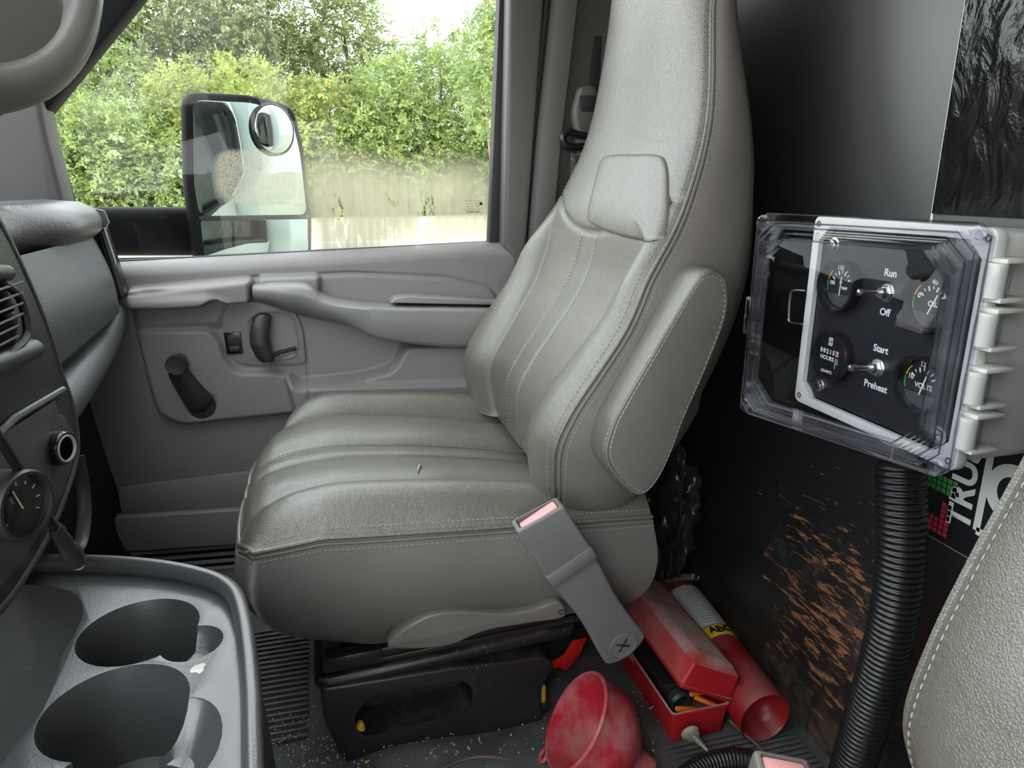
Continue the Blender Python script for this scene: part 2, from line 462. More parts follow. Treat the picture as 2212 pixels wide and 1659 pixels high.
# ---- rear partition
def wall_mat():
    m = bpy.data.materials.new('partition_black'); m.use_nodes = True
    N, L = nodes(m); b = N['Principled BSDF']
    tc = N.new('ShaderNodeTexCoord'); S = tc.outputs['Object']
    sx = N.new('ShaderNodeSeparateXYZ'); L.new(S, sx.inputs[0])
    def noise(scale, vec, detail=8, rough=.65, dist=0.0):
        n = N.new('ShaderNodeTexNoise'); n.inputs['Scale'].default_value = scale; n.inputs['Detail'].default_value = detail
        n.inputs['Roughness'].default_value = rough; n.inputs['Distortion'].default_value = dist; L.new(vec, n.inputs['Vector']); return n.outputs['Fac']
    def rng(v, a, c, t0=0, t1=1):
        r = N.new('ShaderNodeMapRange'); r.inputs['From Min'].default_value = a; r.inputs['From Max'].default_value = c
        r.inputs['To Min'].default_value = t0; r.inputs['To Max'].default_value = t1; L.new(v, r.inputs['Value']); return r.outputs[0]
    def math_(op, p, q):
        k = N.new('ShaderNodeMath'); k.operation = op
        for i, s in enumerate((p, q)):
            if isinstance(s, (int, float)): k.inputs[i].default_value = s
            else: L.new(s, k.inputs[i])
        return k.outputs[0]
    mp = N.new('ShaderNodeMapping'); mp.inputs['Rotation'].default_value = (math.radians(-38), 0, 0); mp.inputs['Scale'].default_value = (1, .28, 1.3)
    L.new(S, mp.inputs[0])
    scr = noise(70, mp.outputs[0], 12, .80, .3)
    # a worn patch: about y .62-.85, z .03-.36
    dy = math_('DIVIDE', math_('SUBTRACT', sx.outputs['Y'], .72), .20)
    dz = math_('DIVIDE', math_('SUBTRACT', sx.outputs['Z'], .20), .22)
    rad = math_('SQRT', math_('ADD', math_('MULTIPLY', dy, dy), math_('MULTIPLY', dz, dz)), 0)
    patch = rng(rad, .1, 1.7, .15, -.04)
    wear = rng(math_('ADD', scr, patch), .655, .668)
    dust = rng(math_('ADD', math_('ADD', math_('MULTIPLY', noise(75, S, 12, .85), .62), math_('MULTIPLY', noise(7, S, 3, .6), .40)), rng(sx.outputs['Z'], 0, .5, .07, -.05)), .57, .68, 0, .55)
    foot = math_('MULTIPLY', rng(sx.outputs['Z'], .015, .10, 1, 0), rng(noise(40, S, 6), .4, .6))
    foot = math_('MULTIPLY', foot, .75)
    fine = noise(5, S, 5)
    mxa = N.new('ShaderNodeMix'); mxa.data_type = 'RGBA'; mxa.inputs['A'].default_value = (.007, .0078, .008, 1); mxa.inputs['B'].default_value = (.013, .014, .014, 1); L.new(fine, mxa.inputs['Factor'])
    mxb = N.new('ShaderNodeMix'); mxb.data_type = 'RGBA'; mxb.inputs['B'].default_value = (.12, .115, .105, 1); L.new(mxa.outputs['Result'], mxb.inputs['A']); L.new(dust, mxb.inputs['Factor'])
    mxc = N.new('ShaderNodeMix'); mxc.data_type = 'RGBA'; mxc.inputs['B'].default_value = (.33, .13, .045, 1); L.new(mxb.outputs['Result'], mxc.inputs['A']); L.new(wear, mxc.inputs['Factor'])
    mxd = N.new('ShaderNodeMix'); mxd.data_type = 'RGBA'; mxd.inputs['B'].default_value = (.16, .10, .06, 1); L.new(mxc.outputs['Result'], mxd.inputs['A']); L.new(foot, mxd.inputs['Factor'])
    L.new(mxd.outputs['Result'], b.inputs['Base Color'])
    L.new(rng(math_('MAXIMUM', wear, dust), 0, .5, .42, .75), b.inputs['Roughness'])
    bp = N.new('ShaderNodeBump'); bp.inputs['Strength'].default_value = .06; bp.inputs['Distance'].default_value = .001
    L.new(noise(160, S, 4), bp.inputs['Height']); L.new(bp.outputs[0], b.inputs['Normal'])
    return m
M['wall'] = wall_mat()
M['wall'].node_tree.nodes['Principled BSDF'].inputs['Specular IOR Level'].default_value = 1.0
M['wall'].node_tree.nodes['Principled BSDF'].inputs['Coat Weight'].default_value = .9
M['wall'].node_tree.nodes['Principled BSDF'].inputs['Coat Roughness'].default_value = .42
WX = .66
wall = add_mesh('wall_rear', *box(WX, WX + .03, -.75, 1.50, -.01, 1.30), M['wall'])
tag(wall, 'black scuffed partition panel behind the seats, worn to brown wood low down', 'wall', kind='structure')
add_mesh('panel_seam', *box(WX - .0012, WX + .001, .6575, .6605, .735, 1.29), M['boxgrey'], wall)
def film_mat():
    m = mat('glossy_film', (.010, .011, .011), .16, var=.4, vscale=4, bump=0)
    N, L = nodes(m); b = N['Principled BSDF']
    tc = N.new('ShaderNodeTexCoord'); mp = N.new('ShaderNodeMapping'); mp.inputs['Scale'].default_value = (1, 1, .55); L.new(tc.outputs['Object'], mp.inputs[0])
    n = N.new('ShaderNodeTexNoise'); n.inputs['Scale'].default_value = 34; n.inputs['Detail'].default_value = 5; n.inputs['Distortion'].default_value = .8; L.new(mp.outputs[0], n.inputs['Vector'])
    bp = N.new('ShaderNodeBump'); bp.inputs['Strength'].default_value = .85; bp.inputs['Distance'].default_value = .006
    L.new(n.outputs['Fac'], bp.inputs['Height']); L.new(bp.outputs[0], b.inputs['Normal'])
    return m
M['film'] = film_mat()
add_mesh('film_panel', *box(WX - .004, WX + .001, -.70, .6575, .765, 1.29, .001), M['film'], wall)['label'] = 'glossy black film stretched over the upper partition'

# ---- roof and driver-side shell (unseen; side left open for light, panels added to cut it)
roof = add_mesh('ceiling', *box(-.10, WX, -.75, 1.50, 1.30, 1.33), M['headliner'])
tag(roof, 'pale grey headliner above the seats', 'ceiling', kind='structure')
quarter = add_mesh('wall_left', *box(.12, WX, -.78, -.75, -.01, 1.30), M['pillar'])  # added out of view to weaken the fill light from this side
tag(quarter, 'grey trimmed body side behind the open driver door', 'wall', kind='structure')
add_mesh('door_header', *box(-.10, .12, -.78, -.75, 1.08, 1.30, .01), M['pillar'], quarter)  # unseen strip added to keep high sky light off driver-facing surfaces
fire = add_mesh('wall_front', *box(-.80, -.77, -.75, 1.5, -.01, .62), M['rubber'])
tag(fire, 'black firewall behind the dashboard', 'wall', kind='structure')
# black kick panel between dashboard and door
kick = add_mesh('trim_1', *prism(fillet([(-.80, 0), (-.415, 0), (-.445, .36), (-.46, .68), (-.80, .68)], .01), 0, .04, XZ(1.52), .004), M['rubber'])
tag(kick, 'black kick panel in front of the door', 'trim', kind='structure')

ws = add_mesh('window_2', [Vector(p_) for p_ in ((-.82, -.70, .765), (-.82, 1.44, .765), (-.12, 1.42, 1.30), (-.12, -.70, 1.30))], [(0, 1, 2, 3)], M['screen'])
tag(ws, 'clear windscreen above the dashboard', 'window', kind='structure')
# ---- outer body side of the van
belt = .655
side = add_mesh('wall_right', *prism([(-1.6, -.45), (.43, -.45), (.43, belt - .01), (-.62, belt - .05), (-1.6, belt - .12)], 0, .03, XZ(1.60), .006), M['bodywhite'])
tag(side, 'white painted outer side of the van below the window', 'wall', kind='structure')
add_mesh('cargo_side', *box(.47, 4.8, 1.56, 1.72, -.45, 1.95, .03), M['bodywhite'], side)
add_mesh('outer_belt_moulding', *box(-.62, .40, 1.568, 1.60, belt - .03, belt - .004, .003), M['rubber'], side)

# ---- ground outside
def make_ground():
    ys = np.concatenate([np.linspace(-60, 6, 20), np.linspace(7, 34, 60), np.linspace(40, 120, 8)])
    xs = np.linspace(-90, 90, 90)
    X, Y = np.meshgrid(xs, ys, indexing='ij')
    Z = -.88 + .62 * sstep(9, 25, Y) + .04*np.sin(X*.6)*sstep(6, 12, Y)
    o = add_mesh('ground', *gridmesh(X, Y, Z), M['gravel'], angle=180)
    tag(o, 'pale tan gravel lot outside the passenger window', 'ground', kind='structure')
    pts = [(x, 15.5 + .05*x, -.50) for x in np.linspace(-14, 14, 12)]
    add_mesh('kerb', *tube(pts, .09, 6, flat=1), M['boxgrey'], o)
make_ground()

# ---- trees
def leaf_mat():
    m = bpy.data.materials.new('leaf'); m.use_nodes = True
    N, L = nodes(m); N.remove(N['Principled BSDF']); o = N['Material Output']
    at_ = N.new('ShaderNodeAttribute'); at_.attribute_name = 'tone'
    n = N.new('ShaderNodeTexNoise'); n.inputs['Scale'].default_value = 1.1; tc = N.new('ShaderNodeTexCoord'); L.new(tc.outputs['Object'], n.inputs['Vector'])
    mr = N.new('ShaderNodeMapRange'); mr.inputs['From Min'].default_value = .3; mr.inputs['From Max'].default_value = .7
    mr.inputs['To Min'].default_value = .8; mr.inputs['To Max'].default_value = 1.2; L.new(n.outputs['Fac'], mr.inputs['Value'])
    mx = N.new('ShaderNodeMix'); mx.data_type = 'RGBA'; mx.blend_type = 'MULTIPLY'; mx.inputs['Factor'].default_value = 1
    L.new(at_.outputs['Color'], mx.inputs['A']); L.new(mr.outputs[0], mx.inputs['B'])
    d = N.new('ShaderNodeBsdfDiffuse'); t = N.new('ShaderNodeBsdfTranslucent'); s = N.new('ShaderNodeMixShader'); s.inputs[0].default_value = .38
    L.new(mx.outputs['Result'], d.inputs[0]); L.new(mx.outputs['Result'], t.inputs[0]); L.new(d.outputs[0], s.inputs[1]); L.new(t.outputs[0], s.inputs[2])
    L.new(s.outputs[0], o.inputs[0])
    return m
M['leaf'] = leaf_mat()

def foliage(blobs, n_twigs, leaf, tones, pinnate=9, droop=.35):
    """twigs of paired leaflets spread over the shells of several blobs; returns verts, quads, vertex colours"""
    vol = np.array([b[3]*b[4] + b[4]*b[5] + b[3]*b[5] for b in blobs]); cnt = np.maximum(6, (n_twigs * vol / vol.sum()).astype(int))
    C, D = [], []
    for b, c in zip(blobs, cnt):
        d = RNG.normal(size=(c, 3)); d /= np.linalg.norm(d, axis=1)[:, None]
        r = .55 + .5 * RNG.random(c)**.7
        C.append(np.array(b[:3]) + d * np.array(b[3:6]) * r[:, None]); D.append(d)
    C = np.concatenate(C); D = np.concatenate(D); n = len(C)
    D = D + .8*RNG.normal(size=D.shape); D[:, 2] -= droop
    D /= np.linalg.norm(D, axis=1)[:, None]
    S = np.cross(D, RNG.normal(size=D.shape) * .5 + np.array([0, 0, 1.])); S /= np.linalg.norm(S, axis=1)[:, None] + 1e-9
    t = np.array(tones); ti = RNG.integers(0, len(t), n); tone = t[ti] * (.82 + .45*RNG.random(n))[:, None]
    V = np.empty((n, pinnate, 4, 3)); L0 = leaf * (.7 + .6*RNG.random(n))
    for k in range(pinnate):
        side = 0 if k == pinnate - 1 else (1 if k % 2 else -1)
        pos = C + D * (L0 * (.42 * (k // 2) + .1))[:, None]
        ld = D * (.55 if side else 1) + S * side * .85 + .25*RNG.normal(size=D.shape)
        ld[:, 2] -= .15; ld /= np.linalg.norm(ld, axis=1)[:, None]
        nn = np.cross(ld, S + .5*RNG.normal(size=D.shape)); nn /= np.linalg.norm(nn, axis=1)[:, None] + 1e-9
        w = np.cross(nn, ld) * (L0 * .24)[:, None]
        tip = ld * L0[:, None]
        V[:, k, 0] = pos; V[:, k, 1] = pos + tip*.45 + w; V[:, k, 2] = pos + tip; V[:, k, 3] = pos + tip*.45 - w
    tone = np.repeat(tone[:, None, :], pinnate*4, 1).reshape(-1, 3)
    V = V.reshape(-1, 3)
    return V, np.arange(len(V)).reshape(-1, 4), tone

def leaf_object(name, V, Q, tone, parent):
    me = bpy.data.meshes.new(name)
    me.vertices.add(len(V)); me.vertices.foreach_set('co', V.astype(np.float32).ravel())
    me.loops.add(Q.size); me.loops.foreach_set('vertex_index', Q.astype(np.int32).ravel())
    me.polygons.add(len(Q)); me.polygons.foreach_set('loop_start', np.arange(0, Q.size, 4, dtype=np.int32))
    me.update(calc_edges=True)
    a = me.color_attributes.new('tone', 'FLOAT_COLOR', 'POINT')
    a.data.foreach_set('color', np.concatenate([tone, np.ones((len(tone), 1))], 1).astype(np.float32).ravel())
    me.materials.append(M['leaf'])
    o = bpy.data.objects.new(name, me); COL.objects.link(o); child(o, parent); o['kind'] = 'stuff'
    return o

def tree(name, label, cat, base, blobs, twigs, leaf, tones, trunk_r=.10, stems=3, bark='bark', pinnate=9, droop=.35, group='trees and shrubs beyond the lot'):
    t = thing(name, base, label, cat, group)
    B = Vector(base); W_ = [(B.x + b[0], B.y + b[1], B.z + b[2], b[3], b[4], b[5]) for b in blobs]
    leaf_object('foliage', *foliage(W_, twigs, leaf, tones, pinnate, droop), t)
    for k in range(min(stems, len(W_))):
        b = W_[k]; top = Vector((b[0], b[1], b[2] + b[5]*.5))
        p0 = B + Vector((random.uniform(-.1, .1), random.uniform(-.1, .1), 0)) * (k > 0)
        mid = p0.lerp(top, .5) + Vector((random.uniform(-.25, .25), random.uniform(-.2, .2), 0))
        P = spline([p0, mid, top], 6); r = np.linspace(trunk_r, trunk_r*.3, len(P)) * (1 if k == 0 else .7)
        add_mesh('trunk' if k == 0 else 'branch', *tube(P, list(r), 7), M[bark], t)
        for j in range(3):
            s = P[int(len(P)*(.45 + .15*j))]
            e = s + Vector((random.uniform(-1, 1)*b[3]*.8, random.uniform(-.6, .2)*b[4], random.uniform(.1, .8)*b[5]))
            add_mesh('branch', *tube(spline([s, s.lerp(e, .5) + Vector((0, 0, .15)), e], 4), list(np.linspace(trunk_r*.4, trunk_r*.1, 9)), 5), M[bark], t)
    return t

GY = (.33, .39, .13); GL = (.32, .40, .14); GM = (.26, .34, .13); GP = (.30, .40, .19); GD = (.18, .23, .10); GS = (.29, .34, .17); YY = (.36, .39, .13)
def gz(y): return -.88 + .62 * float(sstep(9, 25, np.array(y)))
# shrubs in front, each where it stands along the lot's edge
shr = [  # x, y, height, radius, tones, label
 (-7.4, 24.2, 3.6, 1.7, [GL, GP, GY], 'pale green shrub at the far left of the tree line, beside the windscreen pillar'),
 (-5.2, 23.6, 3.2, 1.6, [GP, GL, GM], 'leafy light green shrub left of the door mirror, low in front'),
 (-3.4, 24.4, 4.0, 1.7, [GY, GL, YY], 'yellow green shrub rising just left of the door mirror'),
 (-1.4, 24.0, 4.2, 1.8, [GY, YY, GL], 'yellow green shrub directly behind the door mirror'),
 (.6, 24.2, 3.9, 1.7, [YY, GY, GM], 'olive yellow shrub right of the door mirror above the fogged glass'),
 (2.5, 23.8, 4.5, 1.5, [GP, GL, GL], 'bright green shrub above the middle of the fogged glass'),
 (4.2, 24.5, 4.9, 1.7, [GL, GM, GP], 'mid green shrub between the bright shrub and the slender tree'),
 (7.2, 24.6, 4.2, 1.8, [GP, GL, GM], 'light green shrub at the right edge of the window'),
]
for x, y, h, r, tones, lab in shr:
    bl = [(0, 0, h*.62, r*.9, r*.7, h*.42), (-r*.6, -.4, h*.38, r*.7, r*.6, h*.36), (r*.6, -.4, h*.40, r*.7, r*.6, h*.38),
          (r*.2, -.6, h*.24, r*.8, r*.5, h*.26), (-r*.2, .1, h*.85, r*.55, r*.5, h*.24), (r*.9, .2, h*.2, r*.6, r*.5, h*.2), (-r*.9, .2, h*.2, r*.6, r*.5, h*.2)]
    tree('shrub', lab, 'shrub', (x, y, gz(y) - .05), bl, 2300, .135, tones, .06)
# second row
row2 = [
 (-6.4, 27.2, 5.6, 2.3, [GM, GS, GL], 'green tree behind the far left shrubs'),
 (-2.6, 27.6, 5.2, 2.4, [GS, GM, GY], 'grey green tree behind the door mirror, second row'),
 (1.4, 27.4, 4.6, 2.3, [GM, GS, GY], 'mid green tree in the second row right of the mirror'),
 (4.6, 27.0, 6.3, 2.2, [GM, GL, GS], 'dense green tree in the second row above the fogged glass'),
 (8.6, 27.5, 5.4, 2.3, [GM, GL, GP], 'green tree in the second row at the right edge of the window'),
]
for x, y, h, r, tones, lab in row2:
    bl = [(0, 0, h*.7, r*.9, r*.7, h*.3), (-r*.6, -.2, h*.45, r*.7, r*.6, h*.36), (r*.6, -.2, h*.5, r*.7, r*.6, h*.34), (0, -.3, h*.25, r, r*.6, h*.28),
          (r*.9, 0, h*.25, r*.7, r*.6, h*.26), (-r*.9, 0, h*.25, r*.7, r*.6, h*.26)]
    tree('tree', lab, 'tree', (x, y, gz(y) - .05), bl, 2200, .15, tones, .10)
# tall trees behind: open crowns with sky between the leaves
tall = [
 (-4.6, 31, 10.5, 3.0, [GS, GM, GD], 'tall open grey green tree at the upper left of the window', 2600),
 (-9.0, 30.5, 9.8, 3.0, [GS, GL, GM], 'tall green tree behind the windscreen pillar', 2400),
 (-1.2, 32, 11.0, 3.2, [GS, GD, GM], 'tall dark limbed tree rising above the door mirror', 2900),
 (1.6, 33, 8.6, 2.0, [GS, GM, GD], 'tall thin tree beside the open patch of sky', 1000),
 (9.4, 30, 9.5, 2.8, [GL, GP, GM], 'tall light green tree at the upper right corner of the window', 1500),
]
for x, y, h, r, tones, lab, n in tall:
    bl = [(0, 0, h*.72, r, r*.7, h*.22), (-r*.7, 0, h*.6, r*.7, r*.6, h*.18), (r*.7, 0, h*.62, r*.7, r*.6, h*.2), (0, 0, h*.45, r*.8, r*.6, h*.2), (r*.2, 0, h*.9, r*.6, r*.5, h*.15)]
    tree('tree', lab, 'tree', (x, y, -.3), bl, n, .17, tones, .17)
# slender pale-stemmed tree, right of the window
tree('tree', 'slender feathery tree with a thin pale trunk, right side of the window', 'tree', (5.25, 21.5, gz(21.5)),
     [(.1, 0, 3.4, 1.0, .8, 1.1), (-.3, 0, 4.6, .8, .7, .9), (.5, 0, 4.9, .7, .7, 1.0), (.2, 0, 6.0, .6, .6, .9), (.9, -.3, 2.2, .8, .6, .8)],
     1100, .14, [GP, GL, GP], .055, 2, 'palebark')

# ================================================================== PASSENGER DOOR
DY = 1.46
def D(pts): return pxz(pts, DY)
def make_door():
    door = thing('door_1', (0, DY, 0), 'grey moulded passenger door with crank window and armrest', 'door', kind='structure')
    # ---- main moulded panel (relief in one sheet, pieces on it are separate)
    zt = lambda x: np.interp(x, [-.36, .34, .40], [.655, .676, .676])
    xr = .397
    nz, nx = 250, 300
    s = np.linspace(0, 1, nx); t = np.concatenate([np.linspace(0, .93, nz - 40), np.linspace(.931, 1, 40)])
    Tt, Ss = np.meshgrid(t, s, indexing='ij')
    x0 = np.interp(Tt * .66, [0, .06, .22, .36, .66], [-.405, -.413, -.428, -.446, -.47])
    X = x0 + (xr - x0) * Ss
    Z = Tt * zt(X)
    ins = D(fillet([(276, 632), (545, 600), (760, 590), (960, 600), (1060, 622), (1092, 668), (1075, 780), (1050, 842), (680, 884), (395, 914), (345, 890), (325, 830), (298, 720)], 14, 4))
    d = sdf(X, Z, ins)
    p = -.005 * np.exp(-(d / .0035)**2) + .006 * sstep(.003, -.003, d)
    def add(poly, h, w, r=10):
        nonlocal p
        q = sdf(X, Z, D(fillet(poly, r, 4)))
        p = p + h * sstep(w/2, -w/2, q)
    # front ledge, lower field round the crank, and the bulge under the armrest
    add([(281, 622), (545, 598), (545, 648), (500, 652), (468, 640), (440, 656), (286, 662)], .042, .007)
    add([(290, 640), (452, 632), (500, 650), (475, 700), (300, 712)], .010, .020)
    add([(298, 712), (455, 708), (478, 735), (488, 775), (515, 800), (610, 800), (640, 822), (1078, 810), (1050, 842), (680, 884), (395, 914), (345, 890), (325, 830)], .015, .013, 16)
    add([(618, 798), (648, 822), (672, 818), (775, 808), (846, 788), (872, 738), (1080, 734), (1052, 842), (680, 884), (640, 886)], .042, .014, 16)
    add([(560, 596), (690, 592), (690, 632), (560, 640)], .018, .010)
    # fine seam between front and rear inserts
    q = np.full(X.shape, 1e9)
    sp = D([(541, 600), (543, 640), (634, 662), (655, 720), (664, 790), (673, 884)])
    for a, b in zip(sp[:-1], sp[1:]):
        a, b = np.array(a), np.array(b); e = b - a
        tt = np.clip(((X - a[0])*e[0] + (Z - a[1])*e[1]) / (e @ e), 0, 1)
        q = np.minimum(q, np.hypot(X - a[0] - e[0]*tt, Z - a[1] - e[1]*tt))
    p = p - .0045 * np.exp(-(q / .0022)**2)
    # crank bowl and lever bowl
    hub = at(437, 868, y=DY)
    dd = np.hypot(X - hub.x, Z - hub.z)
    p = p - .006 * sstep(.032, .024, dd)
    # top edge rolls back to the glass
    rr = .030; k = np.clip((Z - (zt(X) - rr)) / rr, 0, 1)
    p = p - .052 * (1 - np.sqrt(np.clip(1 - k**2, 0, 1)))
    p = p - .018 * sstep(.30, .0, Z)           # lower half tucks outwards
    p = p - .010 * sstep(-.40, -.46, X)
    V, Fc = gridmesh(X, DY - p, Z)
    add_mesh('door_panel', V, Fc, M['doorgrey'], door, angle=180)
    add_mesh('inner_shell', *box(-.46, .39, 1.50, 1.555, .0, .63), M['rubber'], door)
    # rear edge of the door panel
    add_mesh('edge_trim', *box(xr - .004, xr + .004, DY - .004, 1.55, .0, .668, .002), M['pillar'], door)

    # ---- armrest with pull handle: swept body
    top = spline([(x, z, 0) for x, z in D([(548, 612), (600, 606), (664, 608), (700, 632), (760, 646), (845, 652), (960, 654), (1088, 656)])], 8)
    bot = spline([(x, z, 0) for x, z in D([(550, 650), (600, 664), (664, 682), (700, 690), (760, 700), (828, 722), (960, 738), (1082, 737)])], 8)
    dep = curve([0, .12, .3, .45, .7, 1], [.040, .056, .066, .072, .074, .068])
    rings = []
    n = len(top)
    for i in range(n):
        a, b = Vector(top[i]), Vector(bot[i]); h = a - b; dpt = float(dep(i/(n-1)))
        back = DY - (.018 if i > n*.15 else .014)
        pa = [(0, 0), (0, .55), (.06, .86), (.16, .98), (.34, 1.0), (.62, .86), (.84, .55), (1.0, .12), (1.0, 0)]
        pb_ = [(0, 0), (0, .80), (.035, .94), (.10, 1.0), (.45, 1.0), (.85, .97), (.95, .90), (1.0, .72), (1.0, 0)]
        kk = float(sstep(.45, .68, np.array(i/(n-1))))
        prof = [(p0*(1-kk) + q0*kk, p1*(1-kk) + q1*kk) for (p0, p1), (q0, q1) in zip(pa, pb_)]
        rings.append([Vector((a.x - h.x*q, back + .012 - dpt*c, a.y - h.y*q)) for q, c in prof])
    V, Fc = loft(rings, True, True, True)
    arm = add_mesh('armrest', V, Fc, M['armgrey'], door, angle=50)
    arm['label'] = 'long pull handle running back into the armrest'
    # padded inlay on the armrest top
    il = [at(842, 650, y=DY - .03), at(852, 637, y=DY - .02), at(880, 634, y=DY - .018), at(1080, 646, y=DY - .018), at(1086, 655, y=DY - .03)]
    add_mesh('armrest_pad', *prism([(p_.x, p_.z) for p_ in il], 0, .055, XZ(DY - .004), .005, 3), M['armgrey'], door)

    # ---- switch plate with lock switch
    pl = D(fillet([(476, 654), (560, 650), (632, 664), (652, 700), (662, 782), (560, 788), (512, 780), (494, 756)], 16, 5))
    add_mesh('switch_plate', *prism(pl, -.006, .0115, XZ(DY), .0015), M['doorgrey2'], door)
    sb = D(fillet([(484, 715), (521, 714), (527, 760), (492, 763)], 3, 3))
    sw = add_mesh('lock_switch', *prism(sb, .002, .0140, XZ(DY), .0012), M['blackgloss'], door)
    add_mesh('rocker', *prism(D(fillet([(492, 721), (517, 720), (522, 742), (496, 744)], 2, 2)), .012, .0165, XZ(DY), .001), M['black'], sw)
    add_mesh('rocker', *prism(D(fillet([(496, 744), (521, 742), (520, 754), (500, 756)], 2, 2)), .012, .0200, XZ(DY), .003), M['black'], sw)
    # ---- lever: bezel, dish, handle
    bz = fillet([(532, 690), (556, 670), (618, 668), (634, 684), (645, 740), (640, 766), (620, 772), (556, 774), (538, 752)], 14, 4)
    B0 = D(bz); c = np.mean(np.array(B0), 0)
    ring = lambda s_, o: [Vector((c[0] + (x - c[0])*s_, DY - o, c[1] + (z - c[1])*s_)) for x, z in B0]
    V, Fc = loft([ring(1.0, .006), ring(1.0, .0145), ring(.955, .0145), ring(.93, .0135), ring(.88, .0122), ring(.5, .0119)], True, False, True)
    dish = add_mesh('lever_bezel', V, Fc, M['doorgrey2'], door, angle=50)
    hp = spline([at(566, 672, y=DY), at(560, 700, y=DY), at(560, 735, y=DY), at(576, 772, y=DY)], 6)
    off = [.026, .036, .040, .036]
    rings = []
    N_ = len(hp)
    for i, q in enumerate(hp):
        f = i/(N_-1); o = float(np.interp(f, [0, .33, .66, 1], off)); w = float(np.interp(f, [0, .1, .5, .9, 1], [.009, .0170, .0178, .0170, .012]))
        rings.append([Vector((q.x + .004 + w*math.cos(a), DY - o - .008*math.sin(a), q.z)) for a in (2*math.pi*k/14 for k in range(14))])
    hd = add_mesh('door_lever', *loft(rings, True, True, True), M['black'], door, angle=60)
    st = [at(580, 766, y=DY), at(604, 756, y=DY), at(640, 748, y=DY)]
    add_mesh('lever_arm', *tube([(st[0].x, DY - .032, st[0].z), (st[1].x, DY - .022, st[1].z), (st[2].x, DY - .015, st[2].z)], [.0055, .0045, .004], 8), M['black'], hd)
    # ---- window crank
    hb, kb = at(438, 870, y=DY), at(388, 792, y=DY)
    Mx = XZ(DY)
    crank_hub = add_mesh('crank_hub', *lathe([(.026, .004), (.026, .020), (.024, .023)], Matrix.Translation((hb.x, DY, hb.z)) @ Matrix.Rotation(math.pi/2, 4, 'X'), 28), M['black'], door)
    ax = Vector((kb.x - hb.x, kb.z - hb.z)); Ln = ax.length; ax.normalize(); nr = Vector((-ax.y, ax.x))
    rings = []
    for f in np.linspace(-.16, 1.10, 18):
        w = 1.2*float(np.interp(f, [-.16, 0, .3, 1, 1.10], [.012, .0215, .0205, .0150, .008])); o = float(np.interp(f, [-.16, 0, 1], [.016, .018, .034])); th = float(np.interp(f, [-.16, 0, .5, 1], [.006, .014, .012, .008]))
        rings.append([Vector((hb.x + ax.x*Ln*f + nr.x*w*math.cos(a), DY - o - th*(math.sin(a) if math.sin(a) > 0 else .3*math.sin(a)), hb.z + ax.y*Ln*f + nr.y*w*math.cos(a))) for a in (2*math.pi*k/18 for k in range(18))])
    cr = add_mesh('crank_arm', *loft(rings, True, True, True), M['black'], door, angle=60)
    kp = at(382, 787, y=DY - .055)
    add_mesh('crank_knob', *lathe([(.0145, -.028), (.0165, -.012), (.0190, 0), (.0192, .006), (.0175, .0085), (.012, .0075)], Matrix.Translation((kp.x, DY - .055, kp.z)) @ Matrix.Rotation(math.pi/2, 4, 'X'), 28), M['black'], cr)
    # ---- map pocket strip and speaker-like ribs below
    pk = fillet([at_z for at_z in D([(254, 1054), (560, 1016), (700, 1000), (700, 1085), (560, 1098), (262, 1112)])], .012, 4)
    add_mesh('map_pocket', *prism(pk, .0, .0125, XZ(DY + .012), .002), M['doorgrey2'], door)
    lip = D([(250, 1112), (560, 1092), (700, 1080), (700, 1158), (560, 1168), (275, 1186), (256, 1150)])
    add_mesh('pocket_lip', *prism(fillet(lip, .006), -.004, .024, XZ(DY + .010), .008, 3), M['doorgrey2'], door)
    g0, g1, g2, g3 = [at(u, v, y=DY) for u, v in ((282, 1182), (700, 1148), (700, 1290), (310, 1320))]
    add_mesh('grille_back', *prism([(q.x, q.z) for q in (g0, g1, g2, g3)], 0, .0025, XZ(DY + .0145)), M['frit'], door)
    for k in range(9):
        va = 1186 + 15*k
        a, b = at(278 + 3*k, va, y=DY), at(700, va - 34, y=DY)
        add_mesh('grille_slat', *tube([(a.x, DY + .008, a.z), (b.x, DY + .008, b.z)], .0048, 8), M['doorgrey'], door)

    # ---- window frame: black channels and trim
    gy = 1.515
    wb = thing  # (glass is a structure of its own, below)
    fr = pxz([(1078, -60), (1100, -60), (1086, 532), (1054, 530)], gy - .012)
    add_mesh('glass_run', *prism(fr, -.01, .024, XZ(gy), .004), M['rubber'], door)
    ft = pxz([(1098, -60), (1178, -60), (1130, 606), (1112, 560), (1086, 530)], DY)
    add_mesh('frame_trim', *prism(ft, -.04, .012, XZ(DY), .010, 3), M['pillar'], door)
    fd = pxz([(300, -60), (345, -60), (102, 236), (158, 440), (185, 590), (110, 590), (120, 440), (78, 236), (90, 205)], gy - .01)
    add_mesh('front_channel', *prism(fd, -.012, .03, XZ(gy), .004), M['frit'], door)
    sl = [at(230, 566, y=1.497), at(1075, 525, y=1.497)]
    add_mesh('belt_seal', *tube([(sl[0].x - .2, 1.500, sl[0].z - .010), (sl[0].x, 1.500, sl[0].z - .002), (sl[1].x, 1.500, sl[1].z - .001)], .005, 8), M['rubber'], door)
    return door
DOOR = make_door()

